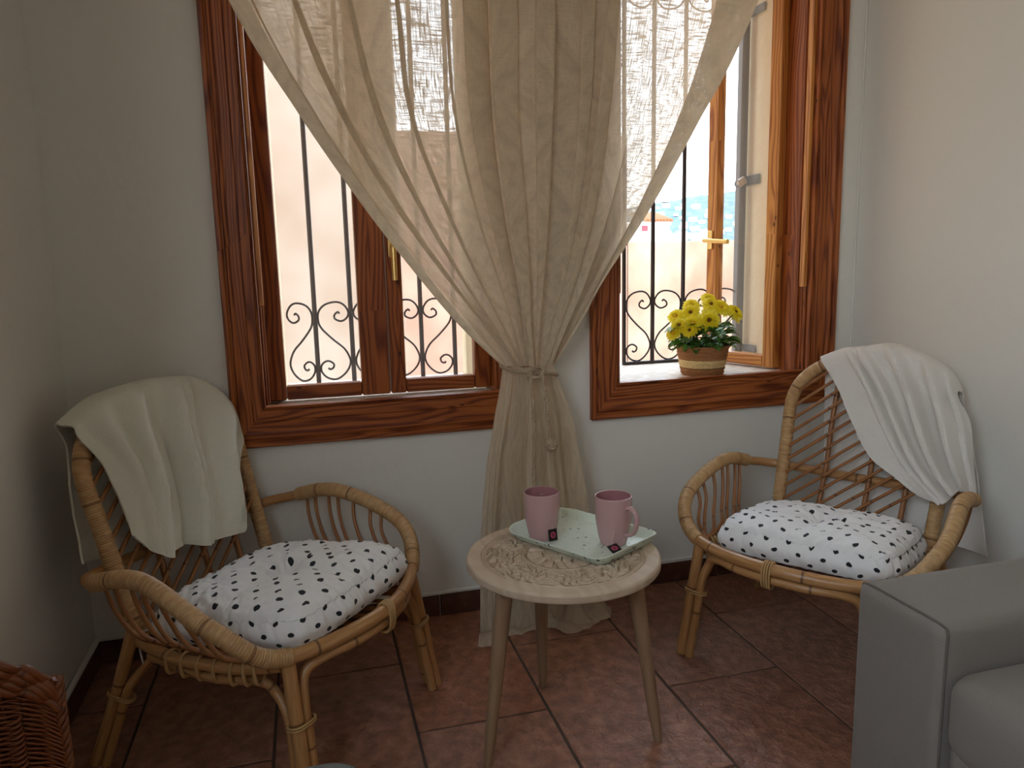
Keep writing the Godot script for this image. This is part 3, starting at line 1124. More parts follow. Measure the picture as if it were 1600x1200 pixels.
func curtain() -> void:
	var c := thing("curtain", "sheer beige linen curtain tied at its middle between the windows, pooling on the floor", "curtain")
	cloth("drape", 420, 150, curtain_point, M.linen, c, Vector2(6.4, 3.8))
	edge_strip(0.0, 0.040, c)
	edge_strip(1.0, 0.072, c)
	cloth("skirt", 200, 90, skirt_point, M.linen, c, Vector2(5.0, 2.2))
	cloth("floor_heap", 110, 34, heap_point, M.linen, c, Vector2(1.5, 0.5))
	var rod := thing("curtain_rod", "curtain rod above the windows", "rod", Vector3(0.1, 2.569, 0.105))
	var m := MB.new()
	m.tube(PackedVector3Array([Vector3(0, 0, 0), Vector3(2.3, 0, 0)]), 0.012, 12)
	build("pole", m, M.iron, rod)
	for x in [0.1, 2.2]:
		bx("bracket", rod, Vector3(x, 0, -0.052), Vector3(0.014, 0.014, 0.105), M.iron)
	# tie-back: twisted rope round the bundle, a half knot in front, two tails ending in ball knots
	var r := thing("tieback_rope", "twisted beige rope tied round the curtain, its two tails ending in ball knots", "rope", Vector3(1.255, 0.79, 0.13))
	var ring := []
	for k in 20:
		var a := TAU * k / 20.0
		ring.append(Vector3(cos(a) * 0.084, -0.012 + 0.004 * sin(a * 2.0) + 0.018 * -cos(a) + 0.008, sin(a) * 0.052 + 0.004))
	rope(r, "loop", smooth_path(ring, 5, true), true)
	rope(r, "knot", smooth_path([Vector3(-0.022, -0.022, 0.062), Vector3(-0.012, 0.008, 0.070), Vector3(0.012, 0.014, 0.072), Vector3(0.022, -0.004, 0.070), Vector3(0.0, -0.016, 0.074), Vector3(-0.022, -0.012, 0.070)], 6), false)
	rope(r, "tail", smooth_path([Vector3(-0.016, -0.004, 0.068), Vector3(-0.017, -0.08, 0.092), Vector3(-0.017, -0.20, 0.100), Vector3(-0.020, -0.32, 0.100), Vector3(-0.028, -0.385, 0.100)], 8), false)
	rope(r, "tail", smooth_path([Vector3(0.018, 0.0, 0.068), Vector3(0.022, -0.06, 0.090), Vector3(0.026, -0.12, 0.096), Vector3(0.031, -0.20, 0.098)], 8), false)
	for q in [Vector3(0.034, -0.212, 0.100), Vector3(-0.034, -0.398, 0.102)]:
		ball_knot(r, q)

func rope(parent: Node3D, called: String, path: PackedVector3Array, closed: bool) -> void:
	var m := MB.new()
	var p := even(path, 0.0016)
	if closed:
		p = even(path + PackedVector3Array([path[0]]), 0.0016)
	for strand in 3:
		var q := PackedVector3Array()
		for k in p.size():
			var tg := (p[mini(k + 1, p.size() - 1)] - p[maxi(k - 1, 0)]).normalized()
			var a := tg.cross(Vector3(0.31, 0.2, 0.93)).normalized()
			var b := tg.cross(a)
			var an := k * 0.0016 / 0.022 * TAU + TAU * strand / 3.0
			q.append(p[k] + (a * cos(an) + b * sin(an)) * 0.0028)
		m.tube(q, 0.0031, 6)
	build(called, m, M.rope, parent)

func ball_knot(parent: Node3D, at: Vector3) -> void:
	var m := MB.new()
	for ax in 3:
		for k in 3:
			var ring := []
			var d := (k - 1) * 0.0075
			for s in 16:
				var an := TAU * s / 16.0
				var rr := sqrt(0.0155 * 0.0155 - d * d) * (1.0 + 0.05 * cos(an * 2.0 + ax))
				var q := Vector3.ZERO
				q[ax] = d
				q[(ax + 1) % 3] = cos(an) * rr
				q[(ax + 2) % 3] = sin(an) * rr
				ring.append(at + Basis(Vector3(1, 1, 0).normalized(), 0.5) * q)
			m.tube(smooth_path(ring, 2, true), 0.0038, 6, true)
	build("ball_knot", m, M.rope, parent)

# ---------------------------------------------------------------- rattan chairs
const BACK_Z := -0.22
const BACK_TILT := 0.303

func back_at(x: float, y: float, off := 0.0) -> Vector3:
	return Vector3(x, y, BACK_Z - BACK_TILT * (y - 0.33) + 0.01 * pow(x / 0.22, 2.0) + off)

func hoop_path() -> PackedVector3Array:
	var half := []
	for k in 7:
		var f := k / 7.0
		half.append(back_at(lerpf(0.220, 0.233, f), lerpf(0.262, 0.621, f)))
	for k in 15:
		var a := PI / 2 * k / 14.0
		half.append(back_at(0.233 * pow(maxf(cos(a), 0.0), 0.889), 0.621 + 0.168 * pow(sin(a), 0.889)))
	var full := []
	for q: Vector3 in half.slice(0, half.size() - 1):
		full.append(Vector3(-q.x, q.y, q.z))
	half.reverse()
	return smooth_path(full + half, 4)

func hoop_half_width(y: float) -> float:
	if y < 0.621:
		return lerpf(0.220, 0.233, (y - 0.262) / 0.359)
	return 0.233 * pow(maxf(1.0 - pow(clampf((y - 0.621) / 0.168, 0.0, 1.0), 2.0 / 0.889), 0.0), 0.889 / 2.0)

func wrapped(called: String, path: PackedVector3Array, r: float, parent: Node3D) -> void:
	var p := even(path, 0.0015)
	var rad := PackedFloat32Array()
	for k in p.size():
		var strand := k / 4
		var ph := (k % 4) / 4.0
		rad.append(r - 0.0004 + 0.0018 * sin(PI * (ph + 0.125)) + 0.0006 * (hash1(strand) - 0.5))
	var m := MB.new()
	m.tube(p, rad, 12)
	build(called, m, M.cane, parent)

func pole(called: String, pts: Array, r: float, parent: Node3D, m_: Material, n := 6, sides := 10) -> MeshInstance3D:
	var m := MB.new()
	m.tube(smooth_path(pts, n), r, sides)
	return build(called, m, m_, parent)

# a few turns of cane binding round a point of a pole pair
func binding(parent: Node3D, at: Vector3, axis: Vector3, side: Vector3, half_long: float, half_short: float, turns: int, gap := 0.0055, strand := 0.0026) -> void:
	var m := MB.new()
	axis = axis.normalized()
	side = (side - axis * side.dot(axis)).normalized()
	var other := axis.cross(side)
	for k in turns:
		var ring := []
		for s in 18:
			var an := TAU * s / 18.0
			var ca := cos(an)
			var sa := sin(an)
			ring.append(at + axis * ((k - (turns - 1) / 2.0) * gap + 0.0016 * ca) + side * signf(ca) * pow(absf(ca), 0.75) * half_long + other * signf(sa) * pow(absf(sa), 0.75) * half_short)
		m.tube(smooth_path(ring, 2, true), strand, 6, true)
	build("binding", m, M.binding, parent)

func make_chair(label: String, group: String) -> Node3D:
	var c := thing("rattan_armchair", label, "armchair", Vector3.ZERO, 0.0, group)
	# ring: bare pole along the front, wrapped arms, bare pole behind the back
	var P := [Vector3(0, 0.333, 0.326), Vector3(0.251, 0.330, 0.244), Vector3(0.336, 0.411, 0.157), Vector3(0.329, 0.480, -0.037), Vector3(0.316, 0.447, -0.205), Vector3(0.235, 0.434, -0.270), Vector3(0, 0.430, -0.278)]
	var half := P.duplicate()
	var all := []
	for q: Vector3 in P:
		all.append(q)
	for k in range(5, 0, -1):
		all.append(Vector3(-P[k].x, P[k].y, P[k].z))
	var ring := smooth_path(all, 12, true)     # 12 spans of 12 steps; span k starts at control point k
	var front := PackedVector3Array()
	for k in range(-16, 17):
		front.append(ring[posmod(k, 144)])
	var m := MB.new()
	m.tube(front, 0.0158, 12)
	build("front_rim", m, M.pole, c)
	m = MB.new()
	m.tube(ring.slice(44, 101), 0.0135, 10)
	build("back_rail", m, M.pole, c)
	wrapped("arm", ring.slice(11, 46), 0.0185, c)
	wrapped("arm", ring.slice(98, 134), 0.0185, c)
	wrapped("back_frame", hoop_path(), 0.0185, c)
	# slanting sticks across the back, three upright ribs behind them
	for k in 17:
		var c0 := 0.115 + 0.0422 * k        # y where the stick would cross x = -0.225
		var slope := 0.80
		var a := Vector2.ZERO
		var b := Vector2.ZERO
		var got := false
		for s in 91:
			var x := -0.235 + 0.47 * s / 90.0
			var y := c0 + slope * (x + 0.225)
			if y < 0.285 or y > 0.785:
				continue
			if absf(x) <= hoop_half_width(y) - 0.004:
				if not got:
					a = Vector2(x, y)
				b = Vector2(x, y)
				got = true
		if got and a.distance_to(b) > 0.05:
			var j := 0.002 * (hash1(k) - 0.5)
			var mid := a.lerp(b, 0.5)
			pole("back_stick", [back_at(a.x, a.y, 0.008), back_at(mid.x, mid.y + j, 0.011), back_at(b.x, b.y, 0.008)], 0.0046 + 0.0008 * hash1(k + 40), c, M.stick, 4, 7)
	for x in [-0.100, 0.030, 0.135]:
		var top := 0.621 + 0.168 * pow(1.0 - pow(absf(x) / 0.233, 2.0 / 0.889), 0.889 / 2.0) - 0.012
		pole("back_rib", [back_at(x - 0.004, 0.285, -0.004), back_at(x + 0.003, 0.45, -0.005), back_at(x, 0.60, -0.004), back_at(x + 0.003, top, -0.004)], 0.0078, c, M.stick, 5, 8)
	# curved rods from each arm down to the seat rail, their ends wound round it
	for s: float in [-1.0, 1.0]:
		var rail := [Vector3(s * 0.232, 0.278, -0.185), Vector3(s * 0.268, 0.283, -0.03), Vector3(s * 0.262, 0.292, 0.14), Vector3(s * 0.243, 0.308, 0.235)]
		pole("seat_rail", rail, 0.0135, c, M.pole)
		var under := []
		for q: Vector3 in rail:
			under.append(q + Vector3(-s * 0.002, -0.026, 0.0))
		for k in 7:
			var top: Vector3 = ring[43 - int(k * 2.6)]
			top.x = absf(top.x) * s
			var tz := top.z
			pole("arm_rod", [top - Vector3(0, 0.010, 0), Vector3(s * 0.319, lerpf(top.y, 0.31, 0.42), tz + 0.010), Vector3(s * 0.303, lerpf(top.y, 0.31, 0.80), tz + 0.045), Vector3(s * (0.276 - 0.003 * k), 0.318, minf(tz + 0.115, 0.185)), Vector3(s * (0.250 - 0.004 * k), 0.314, 0.215 + 0.004 * k)], 0.0050, c, M.stick, 6, 7)
		for k in 7:
			var f := 0.30 + 0.085 * k
			var at := rail_point(rail, f)
			binding(c, at + Vector3(-s * 0.003, -0.010, 0), rail_point(rail, f + 0.05) - rail_point(rail, f - 0.05), Vector3(0, 1, 0), 0.026, 0.0175, 1, 0.0, 0.0042)
	# seat: a second bowed pole inside the rim and spokes that carry the cushion
	pole("inner_rim", [Vector3(-0.232, 0.318, 0.235), Vector3(-0.12, 0.318, 0.285), Vector3(0, 0.318, 0.300), Vector3(0.12, 0.318, 0.285), Vector3(0.232, 0.318, 0.235)], 0.0085, c, M.stick)
	pole("back_seat_rail", [Vector3(-0.225, 0.280, -0.200), Vector3(0, 0.276, -0.212), Vector3(0.225, 0.280, -0.200)], 0.0125, c, M.pole)
	for k in 11:
		var x := -0.20 + 0.04 * k
		pole("seat_spoke", [Vector3(x * 0.95, 0.286, -0.20), Vector3(x, 0.284, 0.02), Vector3(x * 1.0, 0.312, 0.298 - 0.85 * x * x)], 0.0050, c, M.stick, 4, 7)
	# legs, each with a bent brace bound to it
	for s: float in [-1.0, 1.0]:
		var ft := Vector3(s * 0.238, 0.318, 0.246)
		var fb := Vector3(s * 0.263, 0.0, 0.296)
		var rt := Vector3(s * 0.238, 0.285, -0.190)
		var rb := Vector3(s * 0.306, 0.0, -0.268)
		pole("front_leg", [ft, ft.lerp(fb, 0.5), fb], 0.0150, c, M.pole)
		pole("rear_leg", [rt + Vector3(0, 0.02, 0), rt.lerp(rb, 0.5), rb], 0.0145, c, M.pole)
		# side brace: up the rear leg, along under the seat rail, down the front leg
		var ro := Vector3(-s * 0.004, 0.0, 0.026)
		var fo := Vector3(-s * 0.006, 0.0, -0.026)
		pole("leg_brace", [rb + ro, rb.lerp(rt, 0.35) + ro, rb.lerp(rt, 0.62) + ro, rt + ro + Vector3(0, -0.042, 0.022), rt + Vector3(s * 0.012, -0.026, 0.075), Vector3(s * 0.262, 0.256, 0.06), ft + Vector3(s * 0.004, -0.058, -0.072), ft + fo + Vector3(0, -0.085, -0.014), ft.lerp(fb, 0.40) + fo, fb.lerp(ft, 0.25) + fo, fb + fo], 0.0105, c, M.pole, 6, 9)
		# front brace: up beside the front leg and along under the rim to the middle
		var so := Vector3(-s * 0.026, 0.0, 0.002)
		pole("leg_brace", [fb + so, ft.lerp(fb, 0.55) + so, ft.lerp(fb, 0.30) + so, ft + so + Vector3(-s * 0.012, -0.045, 0.006), ft + Vector3(-s * 0.072, -0.022, 0.030), Vector3(s * 0.09, 0.302, 0.310), Vector3(0, 0.303, 0.322)], 0.0120, c, M.pole, 6, 9)
		var dirf := (ft - fb).normalized()
		binding(c, ft.lerp(fb, 0.42) + so * 0.5, dirf, so, 0.031, 0.0185, 2)
		var dirr := (rt - rb).normalized()
		binding(c, rt.lerp(rb, 0.45) + ro * 0.5, dirr, ro, 0.031, 0.0185, 2)
	binding(c, Vector3(0, 0.318, 0.326), Vector3(1, 0, 0), Vector3(0, 1, 0), 0.034, 0.0180, 4, 0.0065)
	return c

# tufted square pad: top and bottom puffed between tufts, boxed side with puckers
func make_cushion(label: String) -> Node3D:
	var c := thing("seat_cushion", label, "cushion", Vector3.ZERO, 0.0, "polka dot seat cushions")
	var tufts := [Vector2(0, 0), Vector2(-0.5, -0.45), Vector2(0.5, -0.45), Vector2(-0.5, 0.45), Vector2(0.5, 0.45)]
	var nz := noise(71, 1.0, 3)
	var half := 0.222
	var n := 81
	var m := MB.new()
	for face in 2:
		var p := PackedVector3Array()
		var uv := PackedVector2Array()
		for j in n:
			for i in n:
				var u := i / (n - 1.0) * 2.0 - 1.0
				var w := j / (n - 1.0) * 2.0 - 1.0
				var q := cushion_outline(u, w, half)
				var h := cushion_height(u, w, tufts, nz)
				p.append(Vector3(q.x, (0.022 + h) if face == 0 else (-0.036 - h * 0.3), q.y))
				uv.append(Vector2(u, w) * half / 0.062)
		m.grid(p, uv, n, n)
	var sp := PackedVector3Array()
	var suv := PackedVector2Array()
	var rows := 9
	var per := 4 * (n - 1)
	for r in rows:
		for k in per + 1:
			var side := (k % per) / (n - 1)
			var f := ((k % per) % (n - 1)) / (n - 1.0) * 2.0 - 1.0
			var uw: Vector2 = [Vector2(f, -1), Vector2(1, f), Vector2(-f, 1), Vector2(-1, -f)][side]
			var q := cushion_outline(uw.x, uw.y, half)
			var h := cushion_height(uw.x, uw.y, tufts, nz)
			var v := r / (rows - 1.0)
			var y := lerpf(0.022 + h, -0.036 - h * 0.3, v)
			var out := q.normalized() * (0.016 * sin(PI * v) * (1.0 + 0.5 * nz.get_noise_2d(k * 0.09, 3.0)) + 0.0035 * nz.get_noise_2d(k * 0.35, v * 1.5) * sin(PI * v))
			if r == 0 or r == rows - 1:
				out += q.normalized() * 0.0015
			sp.append(Vector3(q.x + out.x, y, q.y + out.y))
			suv.append(Vector2(k * (2.0 * half / (n - 1)), v * 0.078) / 0.062 + Vector2(0.0, 0.2))
	m.grid(sp, suv, per + 1, rows, true)
	build("cover", m, M.dots, c)
	m = MB.new()
	for s in [-1.0, 1.0]:
		m.tube(smooth_path([Vector3(s * 0.205, -0.015, -0.212), Vector3(s * 0.225, -0.018, -0.230), Vector3(s * 0.228, -0.05, -0.238), Vector3(s * 0.236, -0.085, -0.226)], 6), 0.0022, 5)
	build("tie_ribbon", m, M.ribbon, c)
	return c

func cushion_outline(u: float, w: float, half: float) -> Vector2:
	# squircle mapping keeps the corners soft
	var x := u * (1.0 - 0.10 * pow(absf(w), 4.0))
	var z := w * (1.0 - 0.10 * pow(absf(u), 4.0))
	return Vector2(x, z) * half

func cushion_height(u: float, w: float, tufts: Array, nz: FastNoiseLite) -> float:
	var edge := (1.0 - pow(absf(u), 4.0)) * (1.0 - pow(absf(w), 4.0))
	var h := 0.042 * pow(maxf(edge, 0.0), 0.55)
	# stitched through the middle: four lumps parted by creases that run out to the sides
	var cu := u + 0.10 * nz.get_noise_2d(w * 1.6, 7.0) + 0.05
	var cw := w + 0.10 * nz.get_noise_2d(u * 1.6, 17.0) - 0.04
	h -= 0.024 * exp(-absf(cu) / 0.10) * (1.0 - 0.55 * absf(w)) * edge
	h -= 0.024 * exp(-absf(cw) / 0.10) * (1.0 - 0.55 * absf(u)) * edge
	for t: Vector2 in tufts:
		var d := Vector2(u, w) - t
		var r := d.length()
		var an := d.angle()
		var mine := 1.0 if t == Vector2.ZERO else 0.30
		h -= 0.022 * mine * exp(-r * r / 0.030)
		h += 0.0065 * mine * sin(an * 11.0 + t.x * 7.0 + 2.5 * nz.get_noise_2d(u * 3.0, w * 3.0)) * exp(-r * r / 0.16) * smoothstep(0.02, 0.15, r)
	h += 0.008 * nz.get_noise_2d(u * 2.2, w * 2.2) * edge
	var near := maxf(absf(u), absf(w))
	h += 0.0085 * nz.get_noise_2d(u * 8.0 + 20.0, w * 8.0) * smoothstep(0.50, 0.95, near)
	return h

func rail_point(rail: Array, f: float) -> Vector3:
	var n := rail.size() - 1
	var k := clampi(int(f * n), 0, n - 1)
	var a: Vector3 = rail[k]
	return a.lerp(rail[k + 1], f * n - k)

# a throw: control nets in chair space, drawn as cloth with some thickness
func net_point(net: Array, s: float, t: float) -> Vector3:
	var rows := []
	var nv := net.size() - 1
	var f := t * nv
	var k := clampi(int(f), 0, nv - 1)
	var cols := []
	for r in [maxi(k - 1, 0), k, k + 1, mini(k + 2, nv)]:
		var row: Array = net[r]
		var nu := row.size() - 1
		var g := s * nu
		var q := clampi(int(g), 0, nu - 1)
		var a: Vector3 = row[q]
		cols.append(a.cubic_interpolate(row[q + 1], row[maxi(q - 1, 0)], row[mini(q + 2, nu)], g - q))
	var b: Vector3 = cols[1]
	return b.cubic_interpolate(cols[2], cols[0], cols[3], f - k)

func throw_cloth(parent: Node3D, front: Array, back: Array, folds: Array, m_: Material, slant: float) -> void:
	# rows: up the back sheet, over the hoop, down the front
	var net := []
	for k in range(back.size() - 1, -1, -1):
		net.append(back[k])
	for z in [-0.026, 0.0, 0.030]:
		var over := []
		for k in front[0].size():
			var q: Vector3 = front[0][k]
			var up := Vector3(q.x, q.y - 0.58, -0.3 * (q.y - 0.58)).normalized()
			over.append(q + up * (0.017 if z == 0.0 else 0.006) * (0.25 if k == 0 or k == front[0].size() - 1 else 1.0) + Vector3(0, 0, z))
		net.append(over)
	for k in range(1, front.size()):
		net.append(front[k])
	var nu := 90
	var nv := 110
	var at: int = back.size() + 1
	var total := net.size() - 1.0
	var outer := PackedVector3Array()
	var uv := PackedVector2Array()
	var nz := noise(81, 1.0, 2)
	for j in nv:
		for i in nu:
			var s := i / (nu - 1.0)
			var t := j / (nv - 1.0)
			var q := net_point(net, s, t)
			var d := (t * total - at) / (total - at)      # below 0 behind, 0 at the hoop, 1 at the lower hem
			if d > 0.0:
				for f in folds:
					var ss: float = s - f[0] - slant * d - f[4] * d * d
					q.z += 1.7 * f[2] * exp(-ss * ss / (f[1] * f[1])) * (smoothstep(0.04, 0.35, d) if f[2] > 0.0 else smoothstep(0.25, 0.6, d)) * (1.0 - f[3] * smoothstep(0.6, 1.0, d))
			else:
				q.z -= 0.010 * sin(s * 17.0) * smoothstep(0.25, 0.6, -d)
			q.z += 0.004 * nz.get_noise_2d(s * 6.0, t * 8.0)
			outer.append(q)
			uv.append(Vector2(s, t))
	var m := MB.new()
	m.grid(outer, uv, nu, nv)
	# second skin a few millimetres in, along the normals
	var inner := PackedVector3Array()
	for k in outer.size():
		inner.append(outer[k] + m.n[k] * 0.005)
	m.grid(inner, uv, nu, nv)
	var rim := PackedVector3Array()
	var ruv := PackedVector2Array()
	var loop := []
	for i in nu:
		loop.append(i)
	for j in range(1, nv):
		loop.append(j * nu + nu - 1)
	for i in range(nu - 2, -1, -1):
		loop.append((nv - 1) * nu + i)
	for j in range(nv - 2, -1, -1):
		loop.append(j * nu)
	for r in 3:
		for k: int in loop:
			var mid := outer[k].lerp(inner[k], r / 2.0)
			rim.append(mid)
			ruv.append(Vector2(0, 0))
	m.grid(rim, ruv, loop.size(), 3)
	build("cloth", m, m_, parent)

func chairs() -> void:
	var left := make_chair("rattan armchair in the left corner under the left window, holding a polka dot cushion", "rattan armchairs with polka dot cushions")
	var right: Node3D = left.duplicate()
	right.name = numbered("rattan_armchair")
	add_child(right, true)
	right.set_meta("label", "rattan armchair in the right corner behind the grey sofa arm, facing the round table")
	left.position = Vector3(0.509, 0, 0.414)
	left.rotation.y = deg_to_rad(51.24)
	right.position = Vector3(1.983, 0, 0.524)
	right.rotation.y = deg_to_rad(-59.53)
	var cl := make_cushion("white polka dot tufted cushion on the seat of the left rattan chair")
	var cr: Node3D = cl.duplicate()
	cr.name = numbered("seat_cushion")
	add_child(cr, true)
	cr.set_meta("label", "white polka dot tufted cushion on the seat of the right rattan chair by the sofa")
	var tilt := Basis(Vector3.RIGHT, -0.13)
	cl.transform = left.transform * Transform3D(Basis(Vector3.UP, 0.0) * tilt, Vector3(-0.01, 0.346, 0.055))
	cr.transform = right.transform * Transform3D(Basis(Vector3.UP, 0.10) * tilt, Vector3(0.02, 0.342, 0.045))
	var bl := thing("throw_blanket", "cream fleece blanket draped over the back of the left rattan chair", "blanket")
	bl.transform = left.transform
	throw_cloth(bl, [[Vector3(-0.228, 0.757, -0.350), Vector3(-0.139, 0.790, -0.360), Vector3(-0.045, 0.804, -0.364), Vector3(0.048, 0.807, -0.365), Vector3(0.152, 0.791, -0.360), Vector3(0.223, 0.713, -0.337), Vector3(0.238, 0.629, -0.311)], [Vector3(-0.230, 0.737, -0.309), Vector3(-0.145, 0.746, -0.312), Vector3(-0.072, 0.739, -0.309), Vector3(0.011, 0.722, -0.304), Vector3(0.099, 0.691, -0.295), Vector3(0.167, 0.639, -0.279), Vector3(0.196, 0.579, -0.261)], [Vector3(-0.198, 0.666, -0.282), Vector3(-0.135, 0.669, -0.283), Vector3(-0.077, 0.655, -0.279), Vector3(-0.004, 0.629, -0.271), Vector3(0.071, 0.594, -0.260), Vector3(0.130, 0.553, -0.248), Vector3(0.170, 0.508, -0.234)], [Vector3(-0.190, 0.588, -0.253), Vector3(-0.140, 0.581, -0.251), Vector3(-0.091, 0.567, -0.247), Vector3(-0.028, 0.540, -0.239), Vector3(0.038, 0.504, -0.228), Vector3(0.094, 0.470, -0.218), Vector3(0.144, 0.446, -0.210)], [Vector3(-0.190, 0.508, -0.224), Vector3(-0.164, 0.469, -0.212), Vector3(-0.133, 0.438, -0.203), Vector3(-0.070, 0.439, -0.203), Vector3(-0.008, 0.427, -0.200), Vector3(0.057, 0.416, -0.196), Vector3(0.125, 0.410, -0.194)]],
		[[Vector3(-0.204, 0.701, -0.383), Vector3(-0.108, 0.741, -0.395), Vector3(-0.017, 0.756, -0.394), Vector3(0.073, 0.756, -0.388), Vector3(0.157, 0.742, -0.371), Vector3(0.222, 0.677, -0.340), Vector3(0.229, 0.604, -0.309)], [Vector3(-0.224, 0.618, -0.358), Vector3(-0.137, 0.640, -0.364), Vector3(-0.059, 0.644, -0.360), Vector3(0.022, 0.641, -0.353), Vector3(0.108, 0.622, -0.335), Vector3(0.167, 0.574, -0.308), Vector3(0.194, 0.523, -0.285)], [Vector3(-0.240, 0.534, -0.332), Vector3(-0.164, 0.540, -0.334), Vector3(-0.099, 0.536, -0.328), Vector3(-0.022, 0.530, -0.319), Vector3(0.064, 0.514, -0.302), Vector3(0.127, 0.480, -0.280), Vector3(0.164, 0.443, -0.261)], [Vector3(-0.251, 0.450, -0.307), Vector3(-0.184, 0.440, -0.304), Vector3(-0.120, 0.433, -0.297), Vector3(-0.053, 0.426, -0.287), Vector3(0.023, 0.415, -0.272), Vector3(0.095, 0.404, -0.257), Vector3(0.149, 0.398, -0.247)]], [[0.28, 0.055, 0.026, 0.2, 0.0], [0.50, 0.030, 0.030, 0.0, 0.05], [0.565, 0.022, 0.018, 0.0, 0.05], [0.44, 0.03, -0.012, 0.0, 0.05], [0.76, 0.08, 0.024, 0.95, 0.16], [0.10, 0.045, 0.018, 0.4, 0.1]], M.fleece, 0.05)
	var br := thing("throw_blanket", "off-white throw swept sideways over the right rattan chair's back down to its arm", "blanket")
	br.transform = right.transform
	throw_cloth(br, [[Vector3(-0.150, 0.774, -0.355), Vector3(-0.084, 0.794, -0.361), Vector3(-0.028, 0.802, -0.363), Vector3(0.038, 0.813, -0.367), Vector3(0.117, 0.793, -0.361), Vector3(0.190, 0.755, -0.349), Vector3(0.234, 0.709, -0.335)], [Vector3(-0.083, 0.699, -0.292), Vector3(-0.019, 0.712, -0.296), Vector3(0.041, 0.714, -0.297), Vector3(0.101, 0.716, -0.297), Vector3(0.164, 0.697, -0.292), Vector3(0.223, 0.672, -0.284), Vector3(0.273, 0.644, -0.295)], [Vector3(-0.022, 0.605, -0.254), Vector3(0.043, 0.606, -0.254), Vector3(0.103, 0.606, -0.254), Vector3(0.155, 0.599, -0.252), Vector3(0.205, 0.595, -0.251), Vector3(0.251, 0.584, -0.247), Vector3(0.288, 0.560, -0.280)], [Vector3(0.049, 0.513, -0.221), Vector3(0.114, 0.508, -0.214), Vector3(0.164, 0.511, -0.215), Vector3(0.208, 0.511, -0.215), Vector3(0.242, 0.510, -0.225), Vector3(0.274, 0.508, -0.234), Vector3(0.301, 0.488, -0.268)], [Vector3(0.195, 0.435, -0.192), Vector3(0.227, 0.430, -0.181), Vector3(0.254, 0.432, -0.181), Vector3(0.264, 0.441, -0.204), Vector3(0.275, 0.458, -0.219), Vector3(0.283, 0.459, -0.249), Vector3(0.310, 0.434, -0.272)]],
		[[Vector3(-0.155, 0.693, -0.370), Vector3(-0.087, 0.719, -0.378), Vector3(-0.021, 0.729, -0.381), Vector3(0.048, 0.738, -0.384), Vector3(0.124, 0.726, -0.380), Vector3(0.192, 0.698, -0.372), Vector3(0.252, 0.642, -0.355)], [Vector3(-0.135, 0.535, -0.332), Vector3(-0.064, 0.554, -0.338), Vector3(0.004, 0.569, -0.343), Vector3(0.075, 0.582, -0.347), Vector3(0.150, 0.583, -0.347), Vector3(0.218, 0.565, -0.342), Vector3(0.287, 0.532, -0.331)], [Vector3(-0.115, 0.399, -0.296), Vector3(-0.039, 0.416, -0.301), Vector3(0.031, 0.429, -0.305), Vector3(0.102, 0.437, -0.308), Vector3(0.179, 0.433, -0.306), Vector3(0.247, 0.419, -0.302), Vector3(0.318, 0.407, -0.299)], [Vector3(-0.097, 0.280, -0.265), Vector3(-0.017, 0.292, -0.269), Vector3(0.057, 0.298, -0.271), Vector3(0.128, 0.299, -0.271), Vector3(0.206, 0.295, -0.270), Vector3(0.273, 0.284, -0.266), Vector3(0.348, 0.280, -0.265)]], [[0.20, 0.022, 0.018, 0.2, 0.0], [0.31, 0.025, 0.024, 0.2, 0.0], [0.52, 0.040, 0.030, 0.3, 0.0], [0.42, 0.03, -0.016, 0.2, 0.0], [0.74, 0.045, 0.026, 0.4, 0.0], [0.64, 0.03, -0.014, 0.4, 0.0], [0.88, 0.03, 0.014, 0.4, 0.0]], M.linen_throw, 0.10)

# ---------------------------------------------------------------- table and what stands on it
const TABLE := Vector3(1.165, 0.44, 0.68)

func leaf_shape(q: Vector2, long: float, wide: float) -> float:
	# 0 outside .. 1 on the midrib of a leaf lying along +x from the origin
	if q.x < 0.0 or q.x > long:
		return 0.0
	var half := wide * sin(PI * pow(q.x / long, 0.8))
	return clampf(1.0 - absf(q.y) / maxf(half, 1e-5), 0.0, 1.0)

func bump(x: float, edge: float, soft: float) -> float:
	return smoothstep(edge - soft, edge + soft, x)

